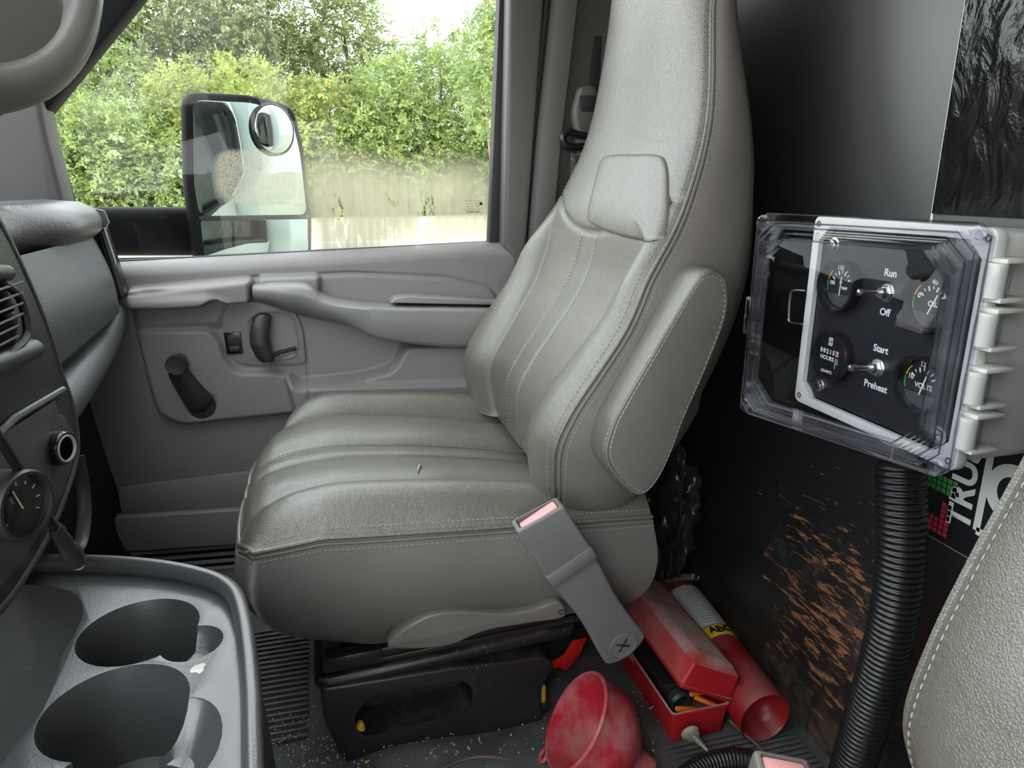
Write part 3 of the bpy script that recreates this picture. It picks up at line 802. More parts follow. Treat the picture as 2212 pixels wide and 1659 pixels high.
# ---- fogged side window
def fog_mat():
    m = bpy.data.materials.new('window_glass_fogged'); m.use_nodes = True
    N, L = nodes(m); N.remove(N['Principled BSDF']); o = N['Material Output']
    tc = N.new('ShaderNodeTexCoord'); S = tc.outputs['Object']
    sx = N.new('ShaderNodeSeparateXYZ'); L.new(S, sx.inputs[0])
    def val(s, sock):
        if isinstance(s, (int, float)): sock.default_value = s
        else: L.new(s, sock)
    def mth(op, a, b=0.0):
        k = N.new('ShaderNodeMath'); k.operation = op; val(a, k.inputs[0]); val(b, k.inputs[1]); return k.outputs[0]
    def rng(v, a, c, t0=0.0, t1=1.0, smooth=True):
        r = N.new('ShaderNodeMapRange'); r.interpolation_type = 'SMOOTHSTEP' if smooth else 'LINEAR'
        for i, q in ((1, a), (2, c), (3, t0), (4, t1)): r.inputs[i].default_value = q
        L.new(v, r.inputs[0]); return r.outputs[0]
    def noise(scale, sc=(1, 1, 1), detail=4, rough=.6):
        mp = N.new('ShaderNodeMapping'); mp.inputs['Scale'].default_value = sc; L.new(S, mp.inputs[0])
        n = N.new('ShaderNodeTexNoise'); n.inputs['Scale'].default_value = scale; n.inputs['Detail'].default_value = detail; n.inputs['Roughness'].default_value = rough
        L.new(mp.outputs[0], n.inputs['Vector']); return n.outputs['Fac']
    X, Z = sx.outputs['X'], sx.outputs['Z']
    wob = rng(noise(4, (1, 1, 1), 1), .3, .7, -.012, .012)
    # main fogged field: right of the mirror, below about two fifths of the pane
    topz = mth('ADD', mth('MULTIPLY', X, -.05), .850)
    topz = mth('ADD', topz, wob)
    f1 = rng(mth('SUBTRACT', topz, Z), -.035, .065)
    f1 = mth('MULTIPLY', f1, rng(X, -.055, .02))
    corner = rng(mth('ADD', mth('SUBTRACT', X, .30), mth('MULTIPLY', mth('SUBTRACT', Z, .78), -1.4)), -.06, .03, 1, .80)
    f1 = mth('MULTIPLY', f1, corner)
    # second, oval patch in front of the mirror
    ex = mth('DIVIDE', mth('ADD', X, .108), .076); ez = mth('DIVIDE', mth('SUBTRACT', Z, .806), .052)
    e = mth('ADD', mth('POWER', mth('ABSOLUTE', ex), 4), mth('POWER', mth('ABSOLUTE', ez), 4))
    f2 = mth('MULTIPLY', rng(e, 1.3, .5), .62)
    fog = mth('MAXIMUM', f1, f2)
    # vertical streaks and runs where drops have cleared the fog
    st = rng(noise(120, (1, 1, .06), 3), .35, .7, 1, .86)
    runs = mth('MULTIPLY', rng(noise(34, (1, 1, .22), 9, .75), .545, .60, 0, 1), rng(Z, .79, .745, 0, 1))
    runs = mth('MULTIPLY', runs, rng(noise(15, (1, 1, .1), 2), .40, .55))
    dots = mth('MULTIPLY', rng(noise(330, (1, 1, .7), 3, .7), .57, .61), rng(e, 1.4, .6))
    clear = mth('MAXIMUM', runs, mth('MULTIPLY', dots, .9))
    fog = mth('MULTIPLY', mth('MULTIPLY', fog, st), mth('SUBTRACT', 1.0, clear))
    fog = mth('MULTIPLY', fog, .94)
    t = N.new('ShaderNodeBsdfTransparent'); t.inputs[0].default_value = (.93, .96, .95, 1)
    g = N.new('ShaderNodeBsdfGlossy'); g.inputs['Roughness'].default_value = .0
    mx = N.new('ShaderNodeMixShader'); mx.inputs[0].default_value = .03; L.new(t.outputs[0], mx.inputs[1]); L.new(g.outputs[0], mx.inputs[2])
    tr = N.new('ShaderNodeBsdfTranslucent'); tr.inputs[0].default_value = (.34, .34, .25, 1)
    df = N.new('ShaderNodeBsdfDiffuse'); df.inputs[0].default_value = (.35, .35, .32, 1)
    fm = N.new('ShaderNodeMixShader'); fm.inputs[0].default_value = .15; L.new(tr.outputs[0], fm.inputs[1]); L.new(df.outputs[0], fm.inputs[2])
    fx = N.new('ShaderNodeMixShader'); L.new(fog, fx.inputs[0]); L.new(mx.outputs[0], fx.inputs[1]); L.new(fm.outputs[0], fx.inputs[2])
    L.new(fx.outputs[0], o.inputs[0])
    return m
M['fogglass'] = fog_mat()
gp = pxz([(1080, -80), (1062, 545), (170, 600), (140, 440), (88, 238), (350, -80)], 1.515)
win = add_mesh('window_1', [Vector((x, 1.515, z)) for x, z in gp], [tuple(range(len(gp)))], M['fogglass'])
tag(win, 'side window glass fogged and streaked with water low on the right', 'window', kind='structure')
# water drops on the pane
rd = random.Random(5)
drops = []
for k in range(46):
    u = rd.uniform(690, 1050); v = rd.uniform(415, 520); q = at(u, v, y=1.513); r = rd.choice([.0012, .0016, .0022])
    drops.append(lathe([(r, 0), (r*.9, r*.35), (r*.5, r*.6), (r*.1, r*.66)], Matrix.Translation((q.x, 1.5135, q.z)) @ Matrix.Rotation(math.pi/2, 4, 'X') @ Matrix.Diagonal((1, 1.35, 1, 1)), 8))
add_mesh('water_drops', *join(*drops), M['lens'], win, kind='stuff')
# etched maker's mark, printed to read from outside
for k, v in enumerate((434, 440, 446, 452, 458)):
    q = at(1022, v, y=1.512)
    Mt = Matrix.Translation((q.x, 1.5125, q.z)) @ Matrix(((-1, 0, 0, 0), (0, 0, 1, 0), (0, 1, 0, 0), (0, 0, 0, 1)))
    text_mesh('etched_mark', '43R-000593' if k == 4 else ''.join('• -='[(i*7 + k*3) % 4] for i in range(14)), .0065, Mt, M['rubber'], win)
q = at(1039, 440, y=1.512)
add_mesh('etched_mark', *box(q.x - .003, q.x + .003, 1.512, 1.5125, q.z - .003, q.z + .003), M['rubber'], win)

# ================================================================== PILLARS AND BELT
def make_pillars():
    a = thing('trim_2', (-.45, 1.44, .70), 'grey windscreen pillar trim beside the dashboard', 'trim', kind='structure')
    pa = pxz([(88, 205), (104, 290), (142, 440), (142, 600), (-160, 600), (-160, 300), (-60, 250), (30, 215)], 1.43)
    add_mesh('pillar_cover', *prism(fillet(pa, .015), -.05, .02, XZ(1.44), .012, 3), M['apillar'], a)
    pb = pxz([(150, -80), (352, -80), (292, 0), (94, 243), (78, 216), (20, 225), (-60, 270), (-60, 150), (60, 60)], 1.44)
    add_mesh('pillar_frame', *prism(pb, -.05, .006, XZ(1.45), .006), M['frit'], a)
    add_mesh('pillar_post', *prism([(-.85, .70), (-.46, .70), (-.455, .90), (-.295, 1.095), (-.12, 1.295), (-.20, 1.295), (-.85, .77)], 0, .03, XZ(1.505), .004), M['frit'], a)
    b = thing('trim_3', (.5, 1.44, 0), 'grey door pillar trim between door and partition', 'trim', kind='structure')
    # bulky trim: section swept up the pillar
    rings = []
    for v in (-90, 0, 150, 300, 450, 590, 640):
        e = at(float(np.interp(v, [-90, 0, 300, 590, 640], [1206, 1200, 1166, 1142, 1148])), v, y=1.43)
        rings.append([Vector((e.x + .006, 1.50, e.z)), Vector((e.x, 1.455, e.z)), Vector((e.x + .006, 1.437, e.z)), Vector((e.x + .02, 1.432, e.z)), Vector((e.x + .045, 1.432, e.z)),
                      Vector((e.x + .055, 1.442, e.z)), Vector((e.x + .13, 1.446, e.z)), Vector((WX, 1.446, e.z)), Vector((WX, 1.50, e.z))])
    add_mesh('pillar_cover', *loft(rings, True, True, True), M['pillar'], b, angle=45)
    low = pxz([(1100, 620), (1148, 640), (1300, 640), (1300, 1300), (1100, 1300)], 1.50)
    add_mesh('pillar_foot', *prism([(.40, 0), (WX, 0), (WX, .60), (.40, .60)], 0, .03, XZ(1.52)), M['rubber'], b)
    # dark seal and gap along the door opening
    sp = [at(u, v, y=1.475) for u, v in [(1186, -90), (1180, 0), (1150, 300), (1130, 530), (1122, 700)]]
    add_mesh('door_seal', *tube(spline(sp, 6), .011, 10), M['seal'], b)
    gap = pxz([(1160, -90), (1215, -90), (1155, 620), (1150, 720), (1100, 720), (1112, 560)], 1.50)
    add_mesh('door_gap', *prism(gap, 0, .01, XZ(1.53)), M['rubber'], b)
    # belt height slot
    sl = fillet(pxz([(1262, 78), (1302, 76), (1284, 400), (1240, 400)], 1.442), .006)
    add_mesh('adjuster_slot', *prism(sl, 0, .003, XZ(1.447), .0012), M['black'], b)
    return b
make_pillars()

def make_belt():
    t = thing('seat_belt', (.50, 1.43, .80), 'grey seat belt anchor and webbing on the door pillar', 'seat belt')
    y0 = 1.435
    hs = fillet(pxz([(1252, 188), (1278, 183), (1290, 195), (1290, 280), (1272, 292), (1246, 290), (1238, 250), (1240, 230)], y0 - .02), .006, 4)
    h = add_mesh('height_adjuster', *prism(hs, 0, .026, XZ(y0), .007, 3), M['pillar'], t)
    bt = fillet(pxz([(1252, 206), (1290, 206), (1290, 242), (1256, 240), (1250, 228)], y0 - .028), .003, 3)
    add_mesh('release_button', *prism(bt, 0, .004, XZ(y0 - .025), .0015), M['black'], h)
    rp = [at(u, v, y=y0 - .025) for u, v in [(1282, 296), (1246, 290), (1228, 284), (1216, 296), (1220, 312), (1236, 318), (1270, 316)]]
    add_mesh('belt_loop', *tube(spline(rp, 6), .0075, 10), M['blackgloss'], t)
    w1 = pxz([(1242, 300), (1285, 296), (1278, 360), (1252, 352)], y0 - .02)
    add_mesh('webbing', *prism(w1, 0, .003, XZ(y0 - .017)), M['web'], t)
    w2 = pxz([(1232, 330), (1262, 335), (1246, 480), (1228, 475)], y0)
    add_mesh('webbing', *prism(w2, 0, .0025, XZ(y0 - .004)), M['web'], t)
    tg = fillet(pxz([(1232, 342), (1250, 334), (1262, 352), (1250, 362)], y0 - .03), .003)
    add_mesh('latch_tongue', *prism(tg, 0, .004, XZ(y0 - .026), .001), M['steel'], t)
make_belt()

# ================================================================== PASSENGER SEAT
YC = 1.09
def pillow(b, grooves, amps):
    """height across the cushion: bumps between grooves"""
    out = np.zeros_like(b)
    for i in range(len(grooves) - 1):
        g0, g1 = grooves[i], grooves[i+1]
        k = (b >= g0) & (b <= g1)
        t = (b - g0) / (g1 - g0)
        out = np.where(k, amps[i] * (1 - np.abs(2*t - 1)**2.6), out)
    return out

G = [-1, -.62, -.095, .095, .62, 1]
zp = curve([-1, -.965, -.90, -.8, -.6, -.2, .2, .6, 1], [.334, .352, .368, .379, .388, .383, .368, .349, .331])
def cushion_pt(a, b):
    a = np.asarray(a, float); b = np.asarray(b, float)
    f = np.clip(-a, 0, 1); r = np.clip(a, 0, 1)
    X = .1425 + .2775*a + np.where(b < 0, .022 * np.abs(b)**4, .085 * np.abs(b)**2.4) * f**3
    Yw = .272 * (1 - .035 * f**4)
    Y = YC + Yw * b
    zc = zp(a)
    seam = np.interp(a, [-1, -.6, .2, 1], [.366, .380, .366, .352])
    u = np.clip((np.abs(b) - .62) / .38, 0, 1)
    bol = zc*(1 - u**1.3) + seam * u**1.3 + .037 * (1 - np.abs(2*u - 1)**2.2) * (u > 0) * (1 - .95*f**6)
    mid = zc + pillow(b, G, [0, .018, .007, .018, 0]) * (1 - .5*f**8)
    Z = np.where(np.abs(b) > .62, bol, mid)
    Z = Z - .012 * (np.abs(b) <= .62) * (1 - (b/.62)**2) * np.clip(1 - f**4, 0, 1) * .6
    # grooves proper
    for g, wdt, dep in [(-.62, .016, .006), (.62, .016, .006), (-.095, .012, .0032), (.095, .012, .0032)]:
        Z = Z - dep * np.exp(-((b - g) / wdt)**2)
    # nose: rounded down to the seam
    return X, Y, Z

def make_seat():
    seat = thing('passenger_seat', (.15, YC, .15), 'grey vinyl passenger bucket seat beside the door', 'seat')
    # --- cushion top, cut along its grooves into stitched panels
    na = 150
    names = ['bolster', 'seat_panel', 'seat_panel', 'seat_panel', 'bolster']
    t = np.linspace(0, 1, na)
    aa = -1 + 2*(t**1.25)
    for i in range(5):
        nb = [40, 40, 18, 40, 40][i]
        bb = np.linspace(G[i], G[i+1], nb)
        A, Bq = np.meshgrid(aa, bb, indexing='ij')
        add_mesh('cushion_' + names[i], *gridmesh(*cushion_pt(A, Bq)), M['leather'], seat, angle=180)
    # --- skirt: from the seam ring down
    ring = []
    for a in np.linspace(1, -.95, 60): ring.append((a, -1))
    for b in np.linspace(-1, 1, 50): ring.append((-1 + .05*abs(b)**10, b))
    for a in np.linspace(-.95, 1, 60): ring.append((a, 1))
    top = [Vector([float(q) for q in cushion_pt(a, b)]) for a, b in ring]
    cx_, cy_ = .16, YC
    def lower(f, i):
        p_ = top[i]
        zb = .197 + .020 * float(sstep(.02, -.12, np.array(p_.x)))
        bul = .014 * math.sin(math.pi * min(1, f*1.05))
        d = Vector((p_.x - cx_, (p_.y - cy_)*.9, 0)).normalized()
        inset = .030 * f**5
        fx = .045 * f**4 * float(sstep(.10, -.14, np.array(p_.x)))
        q = p_ + d * (bul - inset); q.x += fx
        q.z = p_.z*(1 - f) + zb*f
        return q
    fs = [0, .03, .08, .16, .3, .45, .6, .72, .82, .89, .94, .98, 1.0]
    rings = [[lower(f, i) + (Vector((0, 0, 0)) if k else Vector((0, 0, 0))) for i in range(len(top))] for k, f in enumerate(fs)]
    V, Fc = loft(rings, False)
    add_mesh('cushion_skirt', V, Fc, M['leather_side'], seat, angle=180)
    add_mesh('seat_pan', *prism(fillet([(-.05, YC - .22), (.40, YC - .22), (.40, YC + .22), (-.05, YC + .22)], .05), .20, .245, XY(0), .006), M['black'], seat)
    add_mesh('rear_cover', *box(.37, .415, YC - .262, YC + .25, .21, .335, .012), M['leather_side'], seat)
    # piping and stitches
    n1, n2 = 0, len(top)
    pth = [lower(.012, i) + (lower(.2, i) - Vector((cx_, cy_, lower(.2, i).z))).normalized()*.001 for i in range(n1, n2)]
    add_mesh('piping', *tube(pth, .0032, 8), M['leather'], seat)
    pth2 = [lower(.055, i) for i in range(n1, n2)]
    add_mesh('piping', *tube(pth2, .0026, 8), M['leather_side'], seat)
    def out(p_, e): d = Vector((p_.x - cx_, p_.y - cy_, 0)).normalized(); return p_ + d*e
    s1 = [out(lower(.095, i), .0012) for i in range(0, 110)]
    s2 = []
    for a, b in [(a_, -.982) for a_ in np.linspace(1, -.95, 90)]:
        X, Y, Z = cushion_pt(a, b); s2.append(Vector((float(X), float(Y), float(Z) + .0004)))
    add_mesh('stitching', *join(dashes(s1, .0040, .0026, .00062), dashes(s2, .0040, .0026, .00062)), M['thread'], seat, kind='stuff')
    rows = []
    for b in (-.112, .112):
        P_ = []
        for a in np.linspace(.9, -.9, 100):
            X, Y, Z = cushion_pt(a, b); P_.append(Vector((float(X), float(Y), float(Z) + .0003)))
        rows.append(dashes(P_, .0038, .0028, .00055))
    add_mesh('stitching', *join(*rows), M['thread'], seat, kind='stuff')
    # small tear in the vinyl
    q = at(905, 1012, z=.372)
    for _ in range(6):
        zz = float(cushion_pt((q.x - .1425)/.2775, (q.y - YC)/.272)[2]); q = at(905, 1012, z=zz + .0005)
    tear = spline([(q.x + .006, q.y + .014, q.z + .001), (q.x + .001, q.y + .004, q.z + .0015), (q.x - .003, q.y - .014, q.z + .001)], 6)
    add_mesh('tear', *tube(tear, [.0004 + .0016*math.sin(math.pi*k/(len(tear)-1)) for k in range(len(tear))], 6), M['thread'], seat)

    n_cushion = len(seat.children)
    cushion_parts = set(c.name for c in seat.children)
    # --- backrest
    Cf = curve([.36, .385, .43, .47, .52, .56, .615, .69, .73, .85, 1.03, 1.16, 1.22], [.285, .281, .274, .274, .298, .326, .365, .402, .424, .478, .502, .512, .525])
    Rr = curve([.33, .37, .425, .55, .68, .80, 1.0, 1.22], [.385, .42, .462, .53, .575, .588, .565, .535])
    HW = curve([.345, .37, .40, .45, .52, .62, .70, .78, .88, 1.0, 1.12, 1.20, 1.23], [.20, .245, .262, .272, .274, .270, .258, .236, .208, .176, .155, .125, .07])
    def back_pt(z, b):
        z = np.asarray(z, float); b = np.asarray(b, float)
        w = HW(z); Y = YC + w*b
        low = sstep(.765, .66, z)
        gb = .56 + .24 * sstep(.48, .75, z)
        u = np.clip((np.abs(b) - gb) / (1 - gb), 0, 1)
        bol = -.024 * (1 - np.abs(2*u - 1)**2.3) * (np.abs(b) > gb)
        rec = .018 * (1 - u) ** 1.0
        lowx = rec + bol
        upx = .010*np.cos(b*np.pi/2) - .030*np.sqrt(np.clip(1 - (np.abs(b)**2.6), 0, 1)) + .012
        X = Cf(z) + low*lowx + (1 - low)*upx
        X = X + low * .005 * np.exp(-((np.abs(b) - gb)/.016)**2)
        k = sstep(.735, .715, z) * low
        for g in (-.12, .12): X = X + k * .0032 * np.exp(-((b - g)/.012)**2)
        return X, Y, z
    nz = 170; nb = 190
    Zs = np.linspace(.372, 1.228, nz); Bs = np.linspace(-1, 1, nb)
    Zg, Bg = np.meshgrid(Zs, Bs, indexing='ij')
    X, Y, Z = back_pt(Zg, Bg)
    # split line between headrest and lower back
    line = curve([-1, -.75, -.55, -.3, 0, .3, .55, .8, 1], [.775, .768, .745, .728, .722, .727, .742, .765, .780])
    X = X + .005 * np.exp(-((Z - line(Bg)) / .0035)**2)
    add_mesh('backrest', *gridmesh(X, Y, Z), M['leather'], seat, angle=180)
    # shell: side panels and back
    ring = [(z, -1) for z in np.linspace(.372, 1.228, 110)] + [(1.228, b) for b in np.linspace(-.9, .9, 14)] + [(z, 1) for z in np.linspace(1.228, .372, 110)] + [(.372, b) for b in np.linspace(.95, -.95, 24)]
    fr = []
    for z, b in ring:
        X0, Y0, Z0 = back_pt(z, b); fr.append(Vector((float(X0), float(Y0), float(Z0))))
    def sh(f, i):
        p_ = fr[i]; z = p_.z
        xb = float(Rr(z)); e = Vector((0, p_.y - YC, (p_.z - .78)*.25)); e.normalize()
        if abs(ring[i][1]) < 1: e = Vector((0, 0, 1 if z > .8 else -1))
        x = p_.x + (xb - p_.x) * f
        o = .016 * math.sin(math.pi * min(1, f*1.15)**.8) - .045 * max(0, f - .72)**1.5 / .28**1.5
        return Vector((x, p_.y + e.y*o, z + e.z*o*.6 - .02*f*(z < .5)))
    fs = [0, .02, .05, .1, .2, .35, .5, .65, .78, .88, .95, 1.0]
    rings = [[sh(f, i) for i in range(len(fr))] for f in fs]
    V, Fc = loft(rings, True, False, False)
    cz = [Vector((float(Rr(p_.z)) , YC + (p_.y - YC)*.45, p_.z)) for p_ in rings[-1]]
    V2, F2 = loft([rings[-1], cz], True, False, True)
    add_mesh('backrest_shell', *join((V, Fc), (V2, F2)), M['leather_side'], seat, angle=60)
    near = range(0, 110)
    e1 = [sh(.012, i) + Vector((0, -.0005, 0)) for i in near]; e2 = [sh(.045, i) + Vector((0, -.0005, 0)) for i in near]
    add_mesh('piping', *tube(e1, .0030, 8), M['leather'], seat)
    add_mesh('piping', *tube(e2, .0026, 8), M['leather_side'], seat)
    st1 = [sh(.085, i) + Vector((0, -.0008, 0)) for i in near]
    st2 = []
    for z in np.linspace(.385, 1.20, 100):
        X0, Y0, Z0 = back_pt(z, -.980); st2.append(Vector((float(X0) - .0006, float(Y0), z)))
    add_mesh('stitching', *join(dashes(st1, .0040, .0026, .00062), dashes(st2, .0040, .0026, .00062)), M['thread'], seat, kind='stuff')
    far = range(124, 234)
    add_mesh('piping', *tube([sh(.012, i) + Vector((0, .0005, 0)) for i in far], .0030, 8), M['leather'], seat)
    st3 = [Vector((float(back_pt(z, .975)[0]) - .0006, float(back_pt(z, .975)[1]), z)) for z in np.linspace(.385, 1.20, 100)]
    add_mesh('stitching', *join(dashes([sh(.07, i) + Vector((0, .0008, 0)) for i in far], .0040, .0026, .00062), dashes(st3, .0040, .0026, .00062)), M['thread'], seat, kind='stuff')
    rows = []
    for b in (-.135, .135):
        P_ = []
        for z in np.linspace(.40, .715, 80):
            X0, Y0, Z0 = back_pt(z, b); P_.append(Vector((float(X0) - .0004, float(Y0), z)))
        rows.append(dashes(P_, .0038, .0028, .00055))
    add_mesh('stitching', *join(*rows), M['thread'], seat, kind='stuff')
    # raised pad at shoulder height
    def hit(u, v):
        z = .8; x = float(Cf(z))
        for _ in range(25):
            p_ = at(u, v, x=x); z = p_.z
            x = .5*x + .5*(float(back_pt(z, max(-1, min(1, (p_.y - YC)/float(HW(z)))))[0]) - .006)
        return p_
    ol = [hit(u, v) for u, v in [(1290, 352), (1310, 335), (1360, 333), (1410, 334), (1432, 352), (1437, 420), (1433, 490), (1412, 520), (1370, 518), (1320, 505), (1270, 482), (1264, 465), (1272, 420)]]
    ol = spline([(0, p_.y, p_.z) for p_ in ol], 6, True)
    c = sum((Vector(p_) for p_ in ol), Vector()) / len(ol)
    rings = []
    for s, h in [(1.0, -.008), (1.0, -.0005), (.988, .0022), (.96, .0036), (.9, .0042), (.7, .0045), (.45, .0045), (.2, .0045)]:
        rg = []
        for p_ in ol:
            q = c + (p_ - c)*s
            b_ = (q.y - YC) / float(HW(q.z)); X0, _, _ = back_pt(q.z, b_)
            rg.append(Vector((float(X0) - h, q.y, q.z)))
        rings.append(rg)
    add_mesh('shoulder_pad', *loft(rings, True, False, True), M['leather'], seat, angle=60)

    # --- fold-up armrest on the near side
    a0 = [(1308, 1000), (1318, 935), (1346, 878), (1420, 755), (1490, 638), (1524, 592), (1552, 584), (1574, 606), (1572, 680), (1526, 800), (1480, 902), (1434, 1016), (1392, 1072), (1352, 1060)]
    oa = [(p_.x, p_.y) for p_ in spline([(x, z, 0) for x, z in pxz(a0, .755)], 5, True)]
    arm = add_mesh('armrest', *prism(oa, 0, .088, XZ(.845), .009, 4), M['leather'], seat, angle=60)
    cxa = np.mean(np.array(oa), 0)
    ins = [(cxa[0] + (x - cxa[0])*.93, cxa[1] + (z - cxa[1])*.955) for x, z in oa]
    ins_o = [(cxa[0] + (x - cxa[0])*.905, cxa[1] + (z - cxa[1])*.95) for x, z in oa]
    add_mesh('armrest_side', *prism(ins, 0, .0045, XZ(.760), .004, 3), M['leather_side'], arm, angle=60)
    pp = [Vector((cxa[0] + (x - cxa[0])*.95, .7585, cxa[1] + (z - cxa[1])*.967)) for x, z in oa]; pp.append(pp[0])
    add_mesh('piping', *tube(pp, .0022, 7), M['leather_side'], arm)
    s_in = [Vector((x, .7550, z)) for x, z in ins_o]; s_in.append(s_in[0])
    s_out = [Vector((cxa[0] + (x - cxa[0])*.985, .7625, cxa[1] + (z - cxa[1])*.99)) for x, z in oa]; s_out.append(s_out[0])
    add_mesh('stitching', *join(dashes(s_in, .0040, .0026, .00062), dashes(s_out, .0040, .0026, .00062)), M['thread'], arm, kind='stuff')

    # --- recliner lever along the bottom of the skirt
    lv = [(838, 1396), (870, 1362), (930, 1330), (1000, 1322), (1080, 1327), (1150, 1318), (1205, 1300), (1222, 1318), (1214, 1336), (1140, 1348), (1050, 1364), (980, 1392), (920, 1402), (862, 1402)]
    lo = [(p_.x, p_.y) for p_ in spline([(x, z, 0) for x, z in pxz(lv, .800)], 5, True)]
    c2 = np.mean(np.array(lo), 0)
    lever = add_mesh('recline_lever', *prism(lo, 0, .022, XZ(.822), .0085, 4), M['lever'], seat, angle=60)
    hp = at(1213, 1323, y=.799)
    add_mesh('screw_hole', *lathe([(.0042, 0), (.0042, .0012), (.0028, .0012), (.0028, -.001)], Matrix.Translation((hp.x, .8005, hp.z)) @ Matrix.Rotation(math.pi/2, 4, 'X'), 16), M['black'], lever)
    return seat, cushion_parts
SEAT, CUSHION = make_seat()

# ---- driver's seat: same seat, moved across the cab
def driver_seat():
    dy = -1.085
    o = SEAT.copy(); COL.objects.link(o); o.name = 'driver_seat'
    tag(o, 'grey vinyl driver seat whose backrest edge shows at the lower right', 'seat')
    o.location = SEAT.location + Vector((.145, 0, -.009)) + Vector((0, -1.08, 0))
    for ch in SEAT.children:
        if ch.name.split('.')[0] in ('armrest', 'recline_lever', 'tear'): continue
        c = ch.copy(); COL.objects.link(c); c.parent = o
        c.matrix_parent_inverse = Matrix.Translation(-SEAT.location)
        if ch.name not in CUSHION:        # its backrest stands more upright
            pv = Vector((.15, YC, .15))
            c.matrix_basis = Matrix.Translation(pv) @ Matrix.Rotation(-.281, 4, 'Y') @ Matrix.Translation(-pv)
driver_seat()

# ---- pedestal under the seat
def make_pedestal():
    t = thing('seat_pedestal', (.15, 1.08, 0), 'black steel seat pedestal with slotted side on the floor', 'seat base')
    yn = .86
    prof = fillet(pxz([(690, 1490), (1000, 1440), (1180, 1420), (1200, 1440), (1186, 1462), (1170, 1490), (1172, 1560), (1172, 1572), (760, 1655), (738, 1640), (700, 1560)], yn), .012, 4)
    body = add_mesh('pedestal_body', *prism(prof, -.40, .0, XZ(yn), .010, 3), M['metalblack'], t)
    prof2 = [(-.045, .128), (.345, .150), (.345, .135), (-.045, .110)]
    slot = pxz([(764, 1545), (800, 1505), (1000, 1468), (1024, 1490), (1015, 1535), (800, 1590), (770, 1585)], yn)
    cut(body, prism(fillet(slot, .02, 5), -.06, .05, XZ(yn)))
    add_mesh('slot_back', *prism(fillet(slot, .01), 0, .004, XZ(yn + .07)), M['metalblack'], t)
    add_mesh('top_plate', *prism(fillet([(-.050, yn + .005), (.335, yn + .005), (.335, yn + .40), (-.050, yn + .40)], .02), 0, .022, frame((0, 0, .118), (1, 0, .06), (0, 1, 0)), .009, 3), M['metalblack'], t)
    # rails
    Mr = frame((0, 0, .146), (1, 0, .05), (0, 1, 0))
    for yy in (yn + .03, yn + .33):
        rail = add_mesh('slide_rail', *box(-.03, .37, yy - .022, yy + .022, 0, .008, .0015, M=Mr), M['railblack'], t)
        add_mesh('rail_track', *box(-.03, .37, yy - .020, yy - .008, .008, .022, .003, M=Mr), M['railblack'], t)
        add_mesh('rail_track', *box(-.01, .37, yy + .004, yy + .020, .008, .030, .003, M=Mr), M['railblack'], t)
        add_mesh('rail_end', *box(-.036, .045, yy - .026, yy - .004, .004, .026, .003, M=Mr), M['railblack'], t)
        add_mesh('rail_end', *box(-.036, .045, yy + .004, yy + .026, .012, .036, .003, M=Mr), M['railblack'], t)
        for xx in (.09, .17, .25, .31):
            add_mesh('rivet', *lathe([(.0028, 0), (.0022, .0015), (.001, .002)], Mr @ Matrix.Translation((xx, yy - .014, .022)), 10), M['railblack'], t)
    add_mesh('seat_bracket', *box(.28, .40, yn + .01, yn + .34, .165, .205, .004), M['railblack'], t)
make_pedestal()

def stud(u, v, y, lab, h=.03):
    q = at(u, v, y=y)
    t = thing('floor_stud', (q.x, q.y, q.z), lab, 'bolt', 'capped floor studs')
    M0 = Matrix.Translation((q.x, q.y, q.z))
    add_mesh('washer', *lathe([(.011, -.004), (.011, .002), (.008, .004)], M0, 18), M['railblack'], t)
    pr = []
    z = .004
    while z < h - .006: pr += [(.0058, z), (.0066, z + .0012), (.0058, z + .0024)]; z += .0028
    pr += [(.0055, h - .004), (.003, h)]
    add_mesh('yellow_cap', *lathe(pr, M0, 16), M['yellow'], t)
stud(780, 1588, .872, 'yellow capped stud at the bottom of the pedestal slot', .024)
stud(1170, 1518, .878, 'yellow capped stud behind the rear end of the pedestal', .036)

